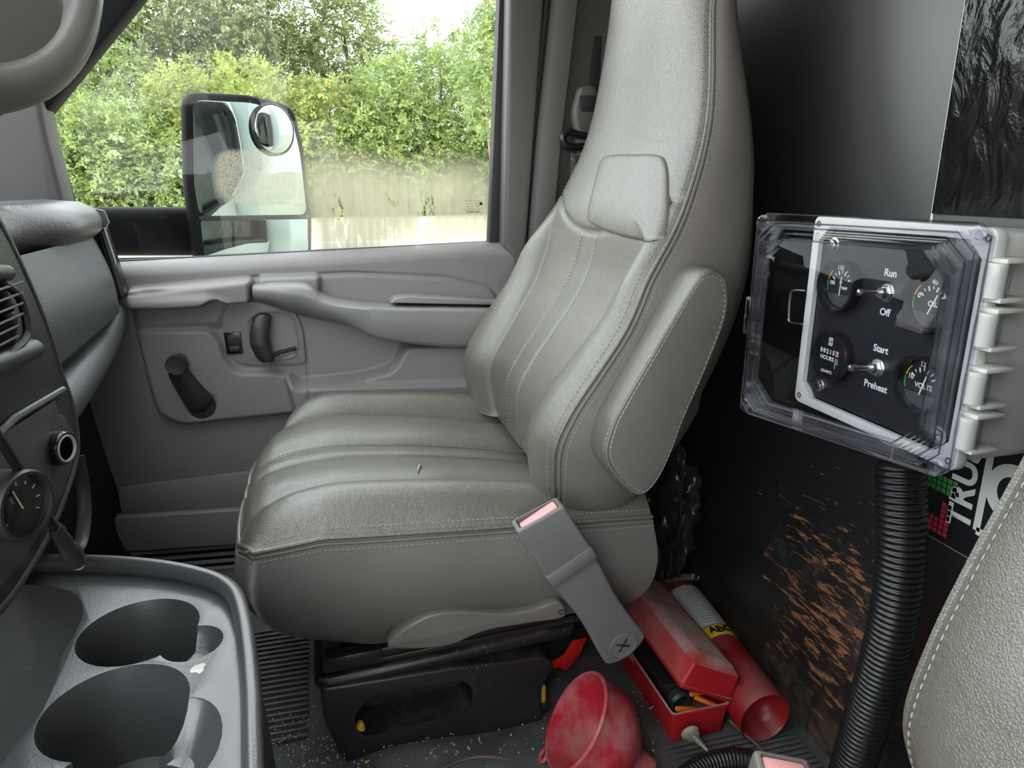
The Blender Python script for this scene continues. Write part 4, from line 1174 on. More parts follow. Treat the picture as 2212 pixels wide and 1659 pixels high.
# ---- buckle stalk
def make_buckle():
    t = thing('seat_belt_buckle', (.31, .78, .20), 'grey seat belt buckle with pink button on a stalk beside the seat', 'buckle')
    yb = .772
    def ax(u0, v0, u1, v1):
        a, b = at(u0, v0, y=yb), at(u1, v1, y=yb); return a, b
    a, b = ax(1340, 1385, 1160, 1110)
    d = (b - a); Ln = d.length; d.normalize(); n = Vector((-d.z, 0, d.x))
    FM = frame(a, d, n, Vector((0, -1, 0))) @ Matrix.Diagonal((1, 1.22, 1.1, 1))
    wl = lambda px: px
    # sleeve
    sl = spline([(-.014, -.024, 0), (0, -.0265, 0), (.045, -.0240, 0), (.085, -.0240, 0), (.16, -.0262, 0), (.163, 0, 0), (.16, .0262, 0), (.085, .0240, 0), (.05, .0245, 0), (0, .0275, 0), (-.016, .024, 0), (-.024, 0, 0)], 4, True)
    s = add_mesh('buckle_sleeve', *prism([(p.x, p.y) for p in sl], -.008, .008, FM, .004, 3), M['buckle'], t)
    cap = add_mesh('bolt_cap', *lathe([(.0175, .006), (.0175, .0092), (.0165, .0098), (.0160, .0085)], FM, 28), M['buckle'], s)
    for r in (0, math.pi/2):
        add_mesh('cross_mark', *box(-.0095, .0095, -.0013, .0013, .0078, .0095, .0004, M=FM @ Matrix.Rotation(r + .65, 4, 'Z')), M['black'], cap)
    # housing: hollow top with the button
    ho = fillet([(.150, -.0275), (Ln - .004, -.0275), (Ln + .004, .0275), (.150, .0275)], .004, 3)
    h = add_mesh('buckle_housing', *prism(ho, -.0145, .0145, FM, .006, 3), M['buckle'], t)
    cut(h, box(Ln - .016, Ln + .02, -.0225, .0225, -.0105, .0105, .002, M=FM))
    add_mesh('collar', *box(.146, .168, -.0290, .0290, -.0158, .0158, .004, M=FM), M['buckle'], h)
    add_mesh('release_button', *box(Ln - .018, Ln + .000, -.0218, .0218, -.0065, .0103, .0030, M=FM), M['pink'], h)
make_buckle()

def driver_buckle():
    q = at(1692, 1668, y=.36)
    t = thing('seat_belt_buckle', (q.x, q.y, q.z - .08), 'grey driver seat belt buckle, only its pink top in view at the bottom', 'buckle')
    d = Vector((.10, -.12, .98)).normalized()
    FM = frame(q - d*.07, d, Vector((.9, -.35, 0)))
    h = add_mesh('buckle_housing', *prism(fillet([(0, -.020), (.076, -.0215), (.076, .0215), (0, .020)], .005, 3), -.0125, .0125, FM, .005, 3), M['lever'], t)
    cut(h, box(.066, .09, -.017, .017, -.0085, .0085, .002, M=FM))
    add_mesh('release_button', *box(.060, .075, -.0165, .0165, -.008, .008, .003, M=FM), M['pink'], h)
driver_buckle()

# ================================================================== DASHBOARD
def make_dash():
    t = thing('dashboard', (-.45, 1.0, .45), 'black moulded dashboard with glove box in front of the passenger seat', 'dashboard')
    # cross-section swept along y; sections are (x, z) from the windscreen base round to under the dash
    def section(y):
        s = float(np.interp(y, [.60, .95, 1.40], [0, 1, 1]))
        e = float(sstep(1.30, 1.415, np.array(y))) # the end rounds off towards the door
        xo = -.03 * e**2
        g = float(sstep(1.24, 1.06, np.array(y)))
        top = [(-.80, .735), (-.60, .765), (-.42, .772), (-.372, .768), (-.352, .758), (-.343, .742), (-.345, .724), (-.358, .712), (-.370, .706)]
        face = [(-.372, .70), (-.362, .64), (-.352, .585), (-.350, .572)]
        top = [(x - .055*g*(x > -.40)*(1 if z < .765 else .6), z - .012*g*(x > -.40)*(z < .74)) for x, z in top]
        return [(x + xo*(1 if x > -.55 else 0), z - .010*e**2*(z > .7)) for x, z in top], [(x + xo*.2, z) for x, z in face]
    ys = np.concatenate([np.linspace(.55, 1.30, 30), np.linspace(1.32, 1.425, 16)])
    r1 = [[Vector((x, y, z)) for x, z in section(y)[0]] for y in ys]
    V, Fc = loft(r1, False)
    add_mesh('upper_pad', V, Fc, M['dashtop'], t, angle=60)
    V, Fc = loft([[Vector((x, y, z)) for x, z in [(-.80, .735), (-.60, .763), (-.42, .765), (-.36, .75), (-.355, .73), (-.372, .706), (-.80, .60)]] for y in (1.415, 1.425)], True, True, True)
    add_mesh('end_cap', V, Fc, M['dashtop'], t)
    # glove box door, a slightly bowed plate
    ys = np.linspace(.90, 1.405, 40); f = np.linspace(0, 1, 16)
    Yg, Fg = np.meshgrid(ys, f, indexing='ij')
    zt = .708; zb = np.interp(Yg, [.90, .97, 1.405], [.555, .560, .578])
    Zg = zt + (zb - zt)*Fg
    Xg = -.372 + .024*Fg - .010*(Fg**2)*0 + .008*np.sin(np.pi*Fg) - .01*sstep(1.37, 1.405, Yg)
    gb = add_mesh('glove_box_door', *gridmesh(Xg, Yg, Zg), M['dash'], t, angle=180)
    e = at(231, 667, x=-.352)
    # small airbag mark moulded into the door
    Mk = frame((-.3515, 1.335, .588), (0, -.2, .98), (0, 0.98, .2), (1, 0, 0))
    ring = [Vector((.0085*math.cos(a)*1.0, .0115*math.sin(a), 0)) for a in (2*math.pi*k/24 for k in range(25))]
    Mq = frame((-.3535, 1.36, .592), (0, -1, .2), (0, .2, 1), (1, 0, 0))
    add_mesh('moulded_mark', *tube([Mq @ p for p in ring], .0006, 5), M['pillar'], gb)
    add_mesh('moulded_mark', *join(tube([Mq @ Vector((-.005, -.002, 0)), Mq @ Vector((.005, .001, 0))], .0006, 5), tube([Mq @ Vector((-.004, .003, 0)), Mq @ Vector((.005, .005, 0))], .0006, 5)), M['pillar'], gb)
    # rolled lower edge
    P = [at(u, v, y=y) for u, v, y in [(268, 668, 1.41), (246, 730, 1.32), (205, 800, 1.14), (160, 862, .98), (120, 900, .86)]]
    rings = []
    for q in spline(P, 6):
        rings.append([Vector((q.x - .025 + .030*math.cos(a), q.y, q.z - .012 + .028*math.sin(a))) for a in (2*math.pi*k/16 for k in range(16))])
    add_mesh('lower_roll', *loft(rings, True, True, True), M['dash'], t, angle=60)
    add_mesh('under_panel', *prism([(-.80, .30), (-.42, .45), (-.372, .53), (-.36, .56), (-.38, .70), (-.80, .70)], -.38, .16, XZ(1.04), .004), M['rubber'], t)
    # black ribbed strip at the door end of the dashboard
    st = [(p_.x, p_.z) for p_ in (at(u, v, y=1.405) for u, v in [(206, 496), (226, 490), (252, 570), (270, 636), (266, 646), (248, 652), (232, 590)])]
    ve = add_mesh('end_strip', *prism(fillet(st, .004), 0, .03, XZ(1.43), .004), M['blackgloss'], t)
    for k, du in enumerate((8, 14)):
        a, b = at(206 + du, 500, y=1.399), at(248 + du, 640, y=1.399)
        add_mesh('strip_fin', *tube([a, a.lerp(b, .5), b], .0016, 6), M['black'], ve)
    return t
make_dash()

def make_bezel():
    bx = -.30
    t = thing('centre_panel', (bx, .80, .45), 'black centre instrument panel with air vent, left edge', 'instrument panel')
    ol = [(p_.y, p_.z) for p_ in (at(u, v, x=bx) for u, v in [(-260, 330), (-60, 400), (0, 478), (56, 590), (104, 708), (136, 810), (154, 860), (166, 915), (168, 985), (140, 1080), (100, 1170), (40, 1270), (0, 1320), (-60, 1380), (-300, 1500)])]
    P = spline([(y, z, 0) for y, z in ol], 5)
    ol2 = [(p_.x, p_.y) for p_ in P]
    FM = frame((bx, 0, 0), (0, 1, 0), (0, 0, 1), (1, 0, 0))
    add_mesh('panel_body', *prism(ol2, -.10, 0, FM, .006, 3), M['bezel'], t, angle=60)
    add_mesh('panel_edge', *tube([(bx - .006, y, z) for y, z in ol2], .0075, 10), M['dash'], t)
    sp = [at(u, v, x=-.335) for u, v in [(168, 985), (180, 1060), (182, 1120), (168, 1185), (120, 1215)]]
    add_mesh('side_bracket', *tube(spline(sp, 6), .004, 8, flat=2.2), M['dash'], t)
    def W2(pts): return [(p_.y, p_.z) for p_ in (at(u, v, x=bx) for u, v in pts)]
    # recess round the vents
    rec = fillet(W2([(-300, 560), (-60, 600), (10, 622), (36, 690), (30, 748), (-20, 780), (-300, 860)]), .01, 4)
    add_mesh('vent_recess', *prism(rec, .0, .0015, FM, .0005), M['frit'], t)
    for k in range(6):
        v = 645 + 25*k
        a, b = at(-120, v - 30 + 0, x=bx), at(26 - 2*k*(k > 3), v + 2, x=bx)
        Ml = frame((bx + .010, 0, 0), (0, 1, 0), (0, 0, 1), (1, 0, 0))
        add_mesh('vent_slat', *box(-.012, .006, a.y, b.y, -.0012, .0012, .0005, M=Matrix.Translation((bx + .008, 0, (a.z + b.z)/2)) @ Matrix.Rotation(math.radians(-18), 4, 'Y')), M['black'], t)
    vt = at(44, 690, x=bx)
    vz = [at(-20, 612, x=bx), at(14, 640, x=bx), at(32, 695, x=bx), at(28, 735, x=bx), at(-20, 775, x=bx)]
    add_mesh('vent_ring', *tube(spline([(bx + .010, p_.y, p_.z) for p_ in vz], 6), .004, 8), M['black'], t)
    add_mesh('vent_knob', *box(bx + .002, bx + .012, at(-6, 678, x=bx).y, at(8, 678, x=bx).y, at(10, 690, x=bx).z, at(10, 668, x=bx).z, .002), M['black'], t)
    # padded bars
    for u0, v0, u1, v1, r in [(-160, 838, 62, 752, .0105), (-200, 592, 4, 588, .008)]:
        a, b = at(u0, v0, x=bx), at(u1, v1, x=bx)
        add_mesh('grab_bar', *tube([(bx + .005, a.y, a.z), (bx + .006, (a.y + b.y)/2, (a.z + b.z)/2), (bx + .006, b.y - .006, b.z), (bx + .005, b.y, b.z)], [r, r, r, r*.4], 12), M['dash'], t)
    # raised lower plate
    lp = fillet(W2([(-200, 1010), (0, 935), (112, 862), (118, 900), (150, 930), (150, 990), (124, 1070), (60, 1180), (0, 1260), (-200, 1400)]), .008, 4)
    add_mesh('lower_plate', *prism(lp, 0, .005, FM, .002), M['dash'], t)
    e = [at(-60, 985, x=bx), at(20, 905, x=bx), at(128, 842, x=bx)]
    add_mesh('edge_bead', *tube([(bx + .004, p_.y, p_.z) for p_ in e], .004, 8), M['dashtop'], t)
make_bezel()

def make_outlet():
    bx = -.295; q = at(120, 968, x=bx)
    t = thing('power_socket', (bx, q.y, q.z), 'round black power socket with pale ring on the centre panel', 'socket')
    FM = frame((bx, q.y, q.z), (.30, .95, 0), (0, 0, 1))
    add_mesh('socket_body', *lathe([(.019, -.012), (.019, .010), (.0175, .013), (.0155, .013), (.0150, .004), (.0150, -.03)], FM, 28, False, True), M['blackgloss'], t)
    add_mesh('pale_ring', *lathe([(.0152, .013), (.0150, .0138), (.0132, .0138), (.0130, .011)], FM, 28, False, False), M['boxgrey'], t)
    add_mesh('socket_floor', *lathe([(.0124, -.006), (.0122, -.0058)], FM, 20), M['brownwire'], t)
make_outlet()

def dial_face(name, FM, r, parent, matf):
    return add_mesh(name, *lathe([(r, 0), (r, .001)], FM, 32), matf, parent)

def make_gauge_pod():
    bx = -.262; q = at(38, 1092, x=bx)
    t = thing('round_gauge', (bx, q.y, q.z), 'round aftermarket gauge with black rim at the left edge below the socket', 'gauge')
    FM = frame((bx, q.y, q.z), Vector((.36, .93, 0)), (0, 0, 1)) @ Matrix.Scale(1.13, 4)
    add_mesh('gauge_housing', *lathe([(.020, -.05), (.026, -.045), (.027, 0), (.0275, .006), (.0260, .009), (.0235, .009), (.0228, .003)], FM, 36, True, False), M['black'], t)
    dial_face('dial', FM @ Matrix.Translation((0, 0, .001)), .0228, t, M['panelblack'])
    for k in range(9):
        a = math.radians(210 - 30*k)
        add_mesh('tick', *box(.016, .0195, -.0005, .0005, .002, .0024, M=FM @ Matrix.Rotation(a, 4, 'Z')), M['white'], t)
    add_mesh('needle', *box(-.003, .015, -.0006, .0006, .003, .0034, M=FM @ Matrix.Rotation(math.radians(110), 4, 'Z')), M['needle'], t)
    add_mesh('lens', *lathe([(.0232, .006), (.02, .0066), (.002, .007)], FM, 32, False, True), M['lens'], t)
make_gauge_pod()

def make_cable():
    t = thing('charging_cable', at(165, 1210, x=-.24), 'black cable with a thick plug hanging beside the round gauge', 'cable')
    P = [at(u, v, x=x) for u, v, x in [(-120, 790, -.26), (-10, 935, -.26), (50, 1030, -.258), (100, 1110, -.256), (122, 1145, -.255)]]
    add_mesh('cord', *tube(spline(P, 8), .0042, 10), M['blackgloss'], t)
    a, b = at(118, 1138, x=-.255), at(166, 1214, x=-.255)
    pts = [a.lerp(b, k/8) for k in range(9)]
    add_mesh('plug', *tube(pts, [.0055, .0072, .0062, .0078, .0066, .0095, .0100, .0098, .0085], 16), M['black'], t)
    add_mesh('plug_tip', *tube([b, b + (b - a)*.12], [.006, .005], 12), M['boxgrey'], t)
make_cable()

# ================================================================== CONSOLE WITH CUP HOLDERS
def make_console():
    zt = .41
    t = thing('cup_holder_console', (-.18, .55, 0), 'black plastic console with moulded cup holders between the seats', 'console')
    def Q(pts, z=zt): return [(p_.x, p_.y) for p_ in (at(u, v, z=z) for u, v in pts)]
    out = [(p_.x, p_.y) for p_ in spline([(x, y, 0) for x, y in Q([(-500, 1230), (-150, 1222), (80, 1222), (220, 1224), (340, 1234), (440, 1255), (488, 1282), (508, 1325), (520, 1400), (528, 1500), (530, 1600), (532, 1760), (534, 1900)])], 4)]
    out += [(p_[0], p_[1]) for p_ in Q([(300, 2100), (-500, 2100)])]
    body = add_mesh('console_body', *prism(out, -.25, -.008, XY(zt), .0), M['console'], t)
    cup1 = at(298, 1345, z=zt); cup2 = at(246, 1512, z=zt)
    cup3 = at(250, 1690, z=zt)
    def well(c, r, dep=.10, dx=0, dy=0):
        return lathe([(r*.86, -dep), (r, .03)], Matrix.Translation((c.x + dx, c.y + dy, zt)), 40)
    tray = Q([(-500, 1262), (-60, 1252), (60, 1248), (150, 1262), (176, 1300), (160, 1350), (130, 1400), (110, 1470), (70, 1540), (20, 1600), (-60, 1680), (-500, 1900)])
    tray = [(p_.x, p_.y) for p_ in spline([(x, y, 0) for x, y in tray], 4, True)]
    thumb = at(412, 1372, z=zt)
    cut(body, well(cup1, .0535), well(cup2, .056), well(cup3, .055),
        prism(tray, -.11, .05, XY(zt)))
    cut(body, lathe([(.018, -.030), (.026, -.012), (.030, .03)], Matrix.Translation((thumb.x, thumb.y, zt)), 28),
        lathe([(.012, -.035), (.034, -.010), (.042, .03)], Matrix.Translation((at(368, 1590, z=zt).x, at(368, 1590, z=zt).y, zt)) @ Matrix.Diagonal((1.0, 1.5, 1, 1)), 28))
    modified(body, [('BEVEL', dict(width=.0035, segments=3, limit_method='ANGLE', angle_limit=math.radians(40)))])
    # raised outer rim
    rp = [Vector((x, y, zt - .004)) for x, y in out[:-2]]
    rings = []
    n = len(rp)
    for i, p_ in enumerate(rp):
        d = (rp[min(i+1, n-1)] - rp[max(i-1, 0)]).normalized(); nr = Vector((d.y, -d.x, 0))
        rings.append([p_ + nr*a + Vector((0, 0, b)) for a, b in [(-.010, .012), (-.012, .010), (-.013, -.006), (-.002, -.006), (.001, -.004), (.003, .006), (.000, .0125), (-.005, .0145)]])
    add_mesh('console_rim', *loft([r[::-1] for r in rings], True, True, True), M['console'], t, angle=60)
    # outer wall with a stepped lower edge
    rings = []
    for o, z in [(.002, zt - .008), (.006, zt - .05), (.012, zt - .10), (.016, zt - .105), (.020, zt - .20), (.022, .02)]:
        rg = []
        for i, p_ in enumerate(rp):
            d = (rp[min(i+1, n-1)] - rp[max(i-1, 0)]).normalized(); nr = Vector((-d.y, d.x, 0))
            rg.append(Vector((p_.x + nr.x*o, p_.y + nr.y*o, z)))
        rings.append(rg)
    add_mesh('console_wall', *loft(rings, False), M['console'], t, angle=50)
    # scuffs where the plastic has chipped
    for u, v, r in [(404, 1402, .006), (424, 1426, .008)]:
        q = at(u, v, z=zt)
        bm = bmesh.new(); bmesh.ops.create_icosphere(bm, subdivisions=2, radius=r)
        for w in bm.verts: w.co *= random.uniform(.7, 1.2); w.co.z *= .12
        bm.transform(Matrix.Translation((q.x, q.y, zt - .0085 + (0.0 if v > 1410 else -.008))))
        add_mesh('scuff', *from_bm(bm), M['paper'], t)
make_console()

# ================================================================== STEERING WHEEL
def make_wheel():
    Wc = Vector((-.215, .46, 1.014)); tl, yw, r = .233, .369, .174
    t = thing('steering_wheel', Wc, 'grey steering wheel rim and hub at the upper left corner', 'steering wheel')
    e1 = Vector((math.sin(yw), math.cos(yw), 0)); nn = Vector((math.cos(yw)*math.cos(tl), -math.sin(yw)*math.cos(tl), math.sin(tl))); e2 = nn.cross(e1)
    P = [Wc + e1*math.cos(a)*r + e2*math.sin(a)*r for a in (2*math.pi*k/96 for k in range(97))]
    add_mesh('wheel_rim', *tube(P, .0125, 18, False), M['wheelgrey'], t, angle=180)
    # padded hub, dished behind the rim, with two broad lower spokes
    rings = []
    for rr_, d in [(.140, -.040), (.150, -.030), (.146, -.018), (.132, -.010), (.100, -.004), (.05, 0), (.01, 0)]:
        rings.append([Wc + nn*(d - .008) + (e1*math.cos(q)*(1 + .05*math.cos(2*q)) + e2*math.sin(q)*.95)*rr_ for q in (2*math.pi*k/48 for k in range(48))])
    add_mesh('hub_cover', *loft(rings, True, True, True), M['wheelgrey'], t, angle=60)
    for a in (-60, -120, 35, 145):
        d = e1*math.cos(math.radians(a)) + e2*math.sin(math.radians(a)); s = nn.cross(d)
        rings = []
        for f, w, h in [(.11, .070, .012), (.14, .066, .012), (.160, .062, .011), (r + .002, .066, .008)]:
            c = Wc + d*f - nn*(.022*(1 - f/r) + .004)
            rings.append([c + s*w*math.cos(q) + nn*h*math.sin(q) for q in (2*math.pi*k/16 for k in range(16))])
        add_mesh('spoke', *loft(rings, True, True, True), M['wheelgrey'], t, angle=60)
    for a in (-22, -100):
        d = e1*math.cos(math.radians(a)) + e2*math.sin(math.radians(a))
        add_mesh('rim_insert', *lathe([(.0075, 0), (.0075, .0128), (.0065, .0133)], frame(Wc + d*r, e1, e2, nn), 20), M['wheelgrey'], t)
    add_mesh('column', *tube([Wc - nn*.05, Wc - nn*.28], [.045, .055], 20), M['black'], t)
make_wheel()

# ================================================================== DOOR MIRROR
def make_mirror():
    nrm = Vector((.655, -.755, .01)).normalized()
    c = at(540, 390, y=1.76)
    t = thing('door_mirror', (c.x, c.y, .55), 'large black towing door mirror with a round spot mirror outside the window', 'mirror')
    ex = Vector((-nrm.y, nrm.x, 0)).normalized(); ey = nrm.cross(ex)
    FM = frame(c, ex, ey, nrm); inv = FM.inverted()
    def on(u, v):
        d = _F + _R * ((u - CX)/FPX) - _U * ((v - CY)/FPX)
        tt = (c - CAM).dot(nrm) / d.dot(nrm); p_ = inv @ (CAM + d*tt); return (p_.x, p_.y)
    ol = fillet([on(*q) for q in [(400, 198), (540, 205), (634, 230), (655, 320), (674, 470), (672, 600), (432, 600), (404, 400)]], .03, 5)
    add_mesh('mirror_housing', *prism(ol, -.022, .004, FM, .008, 3), M['mirrorblack'], t)
    g1 = fillet([on(*q) for q in [(413, 216), (540, 222), (625, 247), (645, 330), (660, 464), (428, 468), (416, 400)]], .022, 5)
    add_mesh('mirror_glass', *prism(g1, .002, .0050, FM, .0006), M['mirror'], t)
    g2 = fillet([on(*q) for q in [(430, 475), (662, 472), (664, 595), (442, 595)]], .008, 4)
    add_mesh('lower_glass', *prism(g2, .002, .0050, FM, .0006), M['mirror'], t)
    add_mesh('glass_divider', *prism([on(*q) for q in [(426, 467), (664, 464), (664, 473), (428, 476)]], .002, .0068, FM, .0008), M['rubber'], t)
    # spot mirror: convex dome in a black rim
    s = on(585, 280); r = abs(on(629, 280)[0] - s[0])
    SM = FM @ Matrix.Translation((s[0], s[1], .005))
    sp = add_mesh('spot_mirror_rim', *lathe([(r*1.0, 0), (r*1.0, .006), (r*.93, .008), (r*.92, .004)], SM, 40, True, False), M['rubber'], t)
    pr = [(r*.93*math.sin(k/10*math.pi/2), .004 + .016*math.cos(k/10*math.pi/2) ) for k in range(10, -1, -1)]
    pr = [(max(a, .0003), h) for a, h in pr]
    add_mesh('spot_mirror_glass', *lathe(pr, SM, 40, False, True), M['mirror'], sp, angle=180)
    # arm to the door corner
    rings = []
    for u, x_off in ((150, 0), (235, 0), (330, 0), (420, 0), (470, 0)):
        y = float(np.interp(u, [150, 420, 470], [1.60, 1.74, 1.79]))
        a, b = at(u, 447, y=y), at(u, 552, y=y)
        zc, hh = (a.z + b.z)/2, (a.z - b.z)/2
        rings.append([Vector((a.x, y + .045*math.copysign(abs(math.cos(q))**.6, math.cos(q)), zc + hh*math.copysign(abs(math.sin(q))**.55, math.sin(q)))) for q in (2*math.pi*k/20 for k in range(20))])
    arm = add_mesh('mirror_arm', *loft(rings, True, True, True), M['mirrorblack'], t, angle=50)
    return t
make_mirror()

# ================================================================== CONTROL BOX
def make_box():
    t = thing('control_box', (.60, .595, .54), 'grey plastic control box with open clear lid and gauges on the partition', 'control box')
    PD = .006
    x0, ya, yb, z0, z1 = .55, .478, .714, .541, .762
    # local frame: a to the driver (-y), b up, c out (-x)
    FM = frame((x0, (ya + yb)/2, (z0 + z1)/2), (0, -1, 0), (0, 0, 1), (-1, 0, 0))
    w, h = (yb - ya)/2, (z1 - z0)/2
    R_ = lambda ww, hh, r, n=4: fillet([(-ww, -hh), (ww, -hh), (ww, hh), (-ww, hh)], r, n)
    def cham(ww, hh, c): return [(-ww + c, -hh), (ww - c, -hh), (ww, -hh + c), (ww, hh - c), (ww - c, hh), (-ww + c, hh), (-ww, hh - c), (-ww, -hh + c)]
    bodyo = R_(w - .006, h - .006, .008)
    body = add_mesh('enclosure', *prism(bodyo, -.108, -.006, FM, .004), M['boxgrey'], t)
    fl = add_mesh('enclosure_flange', *prism(R_(w, h, .010), -.012, 0, FM, .002), M['boxgrey'], t)
    cut(fl, prism(cham(w - .012, h - .011, .016), -.05, .05, FM))
    cut(body, prism(cham(w - .012, h - .011, .016), -.035, .05, FM))
    # tilted-in liner walls
    face = add_mesh('gauge_panel', *prism(cham(w - .0135, h - .0125, .017), -.012, -PD, FM), M['panelblack'], t)
    # corner screws
    def screw(a, b, r=.0065):
        S = FM @ Matrix.Translation((a, b, -PD))
        wsh = add_mesh('washer', *lathe([(r*1.35, 0), (r*1.35, .0012), (r*1.1, .0016)], S, 22), M['steel'], t)
        sc = add_mesh('screw', *lathe([(r, .0014), (r, .003), (r*.85, .0046), (r*.4, .0054)], S, 22), M['steel'], t)
        for q in (0, math.pi/2):
            add_mesh('screw_slot', *box(-r*.55, r*.55, -.0006, .0006, .0048, .0057, M=S @ Matrix.Rotation(q + .5, 4, 'Z')), M['panelblack'], sc)
    def L2(u, v):
        p_ = FM.inverted() @ at(u, v, x=x0 + PD); return p_.x, p_.y
    screw(*L2(1803, 530)); screw(*L2(1772, 832)); screw(*L2(2030, 940))
    # brass inserts in the flange corners
    for a, b in ((-1, 1), (-1, -1), (1, -1), (1, 1)):
        add_mesh('insert', *lathe([(.0035, -.001), (.0035, .0006), (.0018, .0006), (.0018, -.002)], FM @ Matrix.Translation((a*(w - .009), b*(h - .009), 0)), 14), M['brownwire'], t)
    # hinge lugs on the driver side
    for b in (.068, .026, -.026, -.068):
        for s in (-1, 1):
            add_mesh('hinge_lug', *box(w - .006, w + .016, b + s*.0165 - .002, b + s*.0165 + .002, -.026, .004, .0012, M=FM), M['boxgrey'], t)
        add_mesh('hinge_barrel', *lathe([(.0085, -.0145), (.0085, .0145)], FM @ Matrix.Translation((w + .006, b, .002)) @ Matrix.Rotation(math.pi/2, 4, 'X'), 20), M['boxgrey'], t)
    # gauges
    def gauge(u, v, r, texts, needle, label, yl=True, kind='arc'):
        a, b = L2(u, v)
        S = FM @ Matrix.Translation((a, b, -PD))
        g = add_mesh('gauge_bezel', *lathe([(r, 0), (r, .010), (r*.97, .0125), (r*.88, .0125), (r*.80, .006), (r*.80, .003)], S, 44, True, False), M['blackgloss'], t)
        g['label'] = label
        add_mesh('dial', *lathe([(r*.80, .002), (r*.80, .003)], S, 40), M['panelblack'], g)
        pl = [(r*.78*math.cos(math.radians(q)), r*.78*math.sin(math.radians(q))) for q in range(205, 336, 10)]
        add_mesh('dial_mask', *prism(pl, .003, .0036, S), M['dash'], g)
        for q in ((150, 'yellowprint'), (185, 'greenprint')):
            arc = [Vector((r*.72*math.cos(math.radians(q[0] + k*3)), r*.72*math.sin(math.radians(q[0] + k*3)), .0034)) for k in range(-5, 6)]
            add_mesh('coloured_arc', *tube([S @ p_ for p_ in arc], .0007, 5), M[q[1]], g)
        for k in range(7):
            q = math.radians(150 - 20*k); big = k % 2 == 0
            add_mesh('tick', *box(r*(.40 if big else .46), r*.56, -.0008 if big else -.0005, .0008 if big else .0005, .0032, .0036, M=S @ Matrix.Rotation(q, 4, 'Z')), M['white'], g)
        for s, tx, ty, sz in texts:
            text_mesh('dial_text', s, r*sz, S @ Matrix.Translation((r*tx, r*ty, .0034)), M['white'], g, .0001, .0002)
        add_mesh('needle', *box(-r*.15, r*.56, -.0007, .0007, .0040, .0045, M=S @ Matrix.Translation((0, -r*.22, 0)) @ Matrix.Rotation(math.radians(needle), 4, 'Z')), M['needle'], g)
        add_mesh('lens', *lathe([(r*.84, .0085), (r*.5, .0092), (r*.02, .0095)], S, 36, False, True), M['lens'], g)
    r = .0295
    gauge(1822, 617, r, [('100', -.48, .06, .20), ('150', -.12, .66, .24), ('200', .40, .60, .24), ('80', -.02, .12, .14), ('TEMP', .18, -.08, .14)], 88, 'temperature gauge with white figures')
    gauge(2018, 655, r, [('0', -.52, .18, .24), ('40', .02, .68, .24), ('80', .55, .30, .24), ('OIL', .06, -.02, .24)], 66, 'oil pressure gauge')
    gauge(1998, 830, r, [('10', -.50, .16, .24), ('12', -.08, .66, .24), ('14', .45, .50, .24), ('VOLTS', .06, -.06, .24)], 74, 'volt gauge')
    # hour meter
    a, b = L2(1806, 768)
    S = FM @ Matrix.Translation((a, b, -PD))
    g = add_mesh('hour_meter', *lathe([(r*.99, 0), (r*.99, .008), (r*.93, .0105), (r*.86, .0105), (r*.84, .009)], S, 44, True, True), M['blackgloss'], t)
    g['label'] = 'round hour meter counter'
    for s, tx, ty, sz in [('HOURS', -.10, -.10, .20), ('QUARTZ', -.05, -.62, .13)]:
        text_mesh('dial_text', s, r*sz*1.15, S @ Matrix.Translation((r*tx, r*ty, .0093)), M['white'], g, .0001, .0001)
    for k, ch in enumerate('002156'):
        add_mesh('counter_wheel', *box(r*(-.50 + .17*k), r*(-.37 + .17*k), r*.06, r*.26, .0090, .0096, M=S), M['white'] if k == 5 else M['panelblack'], g)
        text_mesh('counter_digit', ch, r*.24, S @ Matrix.Translation((r*(-.435 + .17*k), r*.16, .0098)), M['redprint'] if k == 5 else M['white'], g, .0001, .0002)
    text_mesh('dial_text', '1/10', r*.13, S @ Matrix.Translation((r*.46, -r*.12, .0094)) @ Matrix.Rotation(-math.pi/2, 4, 'Z'), M['white'], g, .0001)
    add_mesh('dial_line', *box(r*.36, r*.38, -r*.42, -r*.02, .0092, .0095, M=S), M['white'], g)
    hg = [(-.09, .42), (.09, .42), (.09, .70), (-.09, .70)]
    for i in range(4):
        p0, p1 = hg[i], hg[(i+1) % 4]
        add_mesh('hourglass_mark', *tube([S @ Vector((r*p0[0], r*p0[1], .0094)), S @ Vector((r*p1[0], r*p1[1], .0094))], .0005, 4), M['white'], g)
    for tri in ([(-.05, .66), (.05, .66), (0, .56)], [(-.05, .46), (.05, .46), (0, .56)]):
        add_mesh('hourglass_mark', *prism([(r*x, r*y) for x, y in tri], .0092, .0096, S), M['white'], g)
    # toggle switches
    def toggle(u, v, up, dn):
        a, b = L2(u, v)
        S = FM @ Matrix.Translation((a, b, -PD))
        nut = add_mesh('switch_nut', *lathe([(.0088, 0), (.0088, .004), (.0078, .0048), (.0062, .0048), (.0060, .010), (.0035, .010)], S, 6), M['steel'], t, angle=20)
        add_mesh('switch_washer', *lathe([(.0098, 0), (.0098, .0012)], S, 24), M['steel'], nut)
        p0 = S @ Vector((0, 0, .006)); p1 = S @ Vector((-.004, .001, .034))
        add_mesh('switch_bat', *tube([p0, p0.lerp(p1, .3), p0.lerp(p1, .8), p0.lerp(p1, .9), p0.lerp(p1, .97), p1], [.0022, .0024, .0034, .0038, .0030, .001], 14), M['steel'], nut)
        for s, dyy in ((up, .0195), (dn, -.0205)):
            text_mesh('switch_text', s, .0105, FM @ Matrix.Translation((a + .000, b + dyy, -PD + .0002)), M['white'], t, .0001, .00025)
    toggle(1918, 632, 'Run', 'Off'); toggle(1897, 794, 'Start', 'Preheat')
    # clear lid, hinged on the driver side and swung open a little
    th = math.radians(16.5)
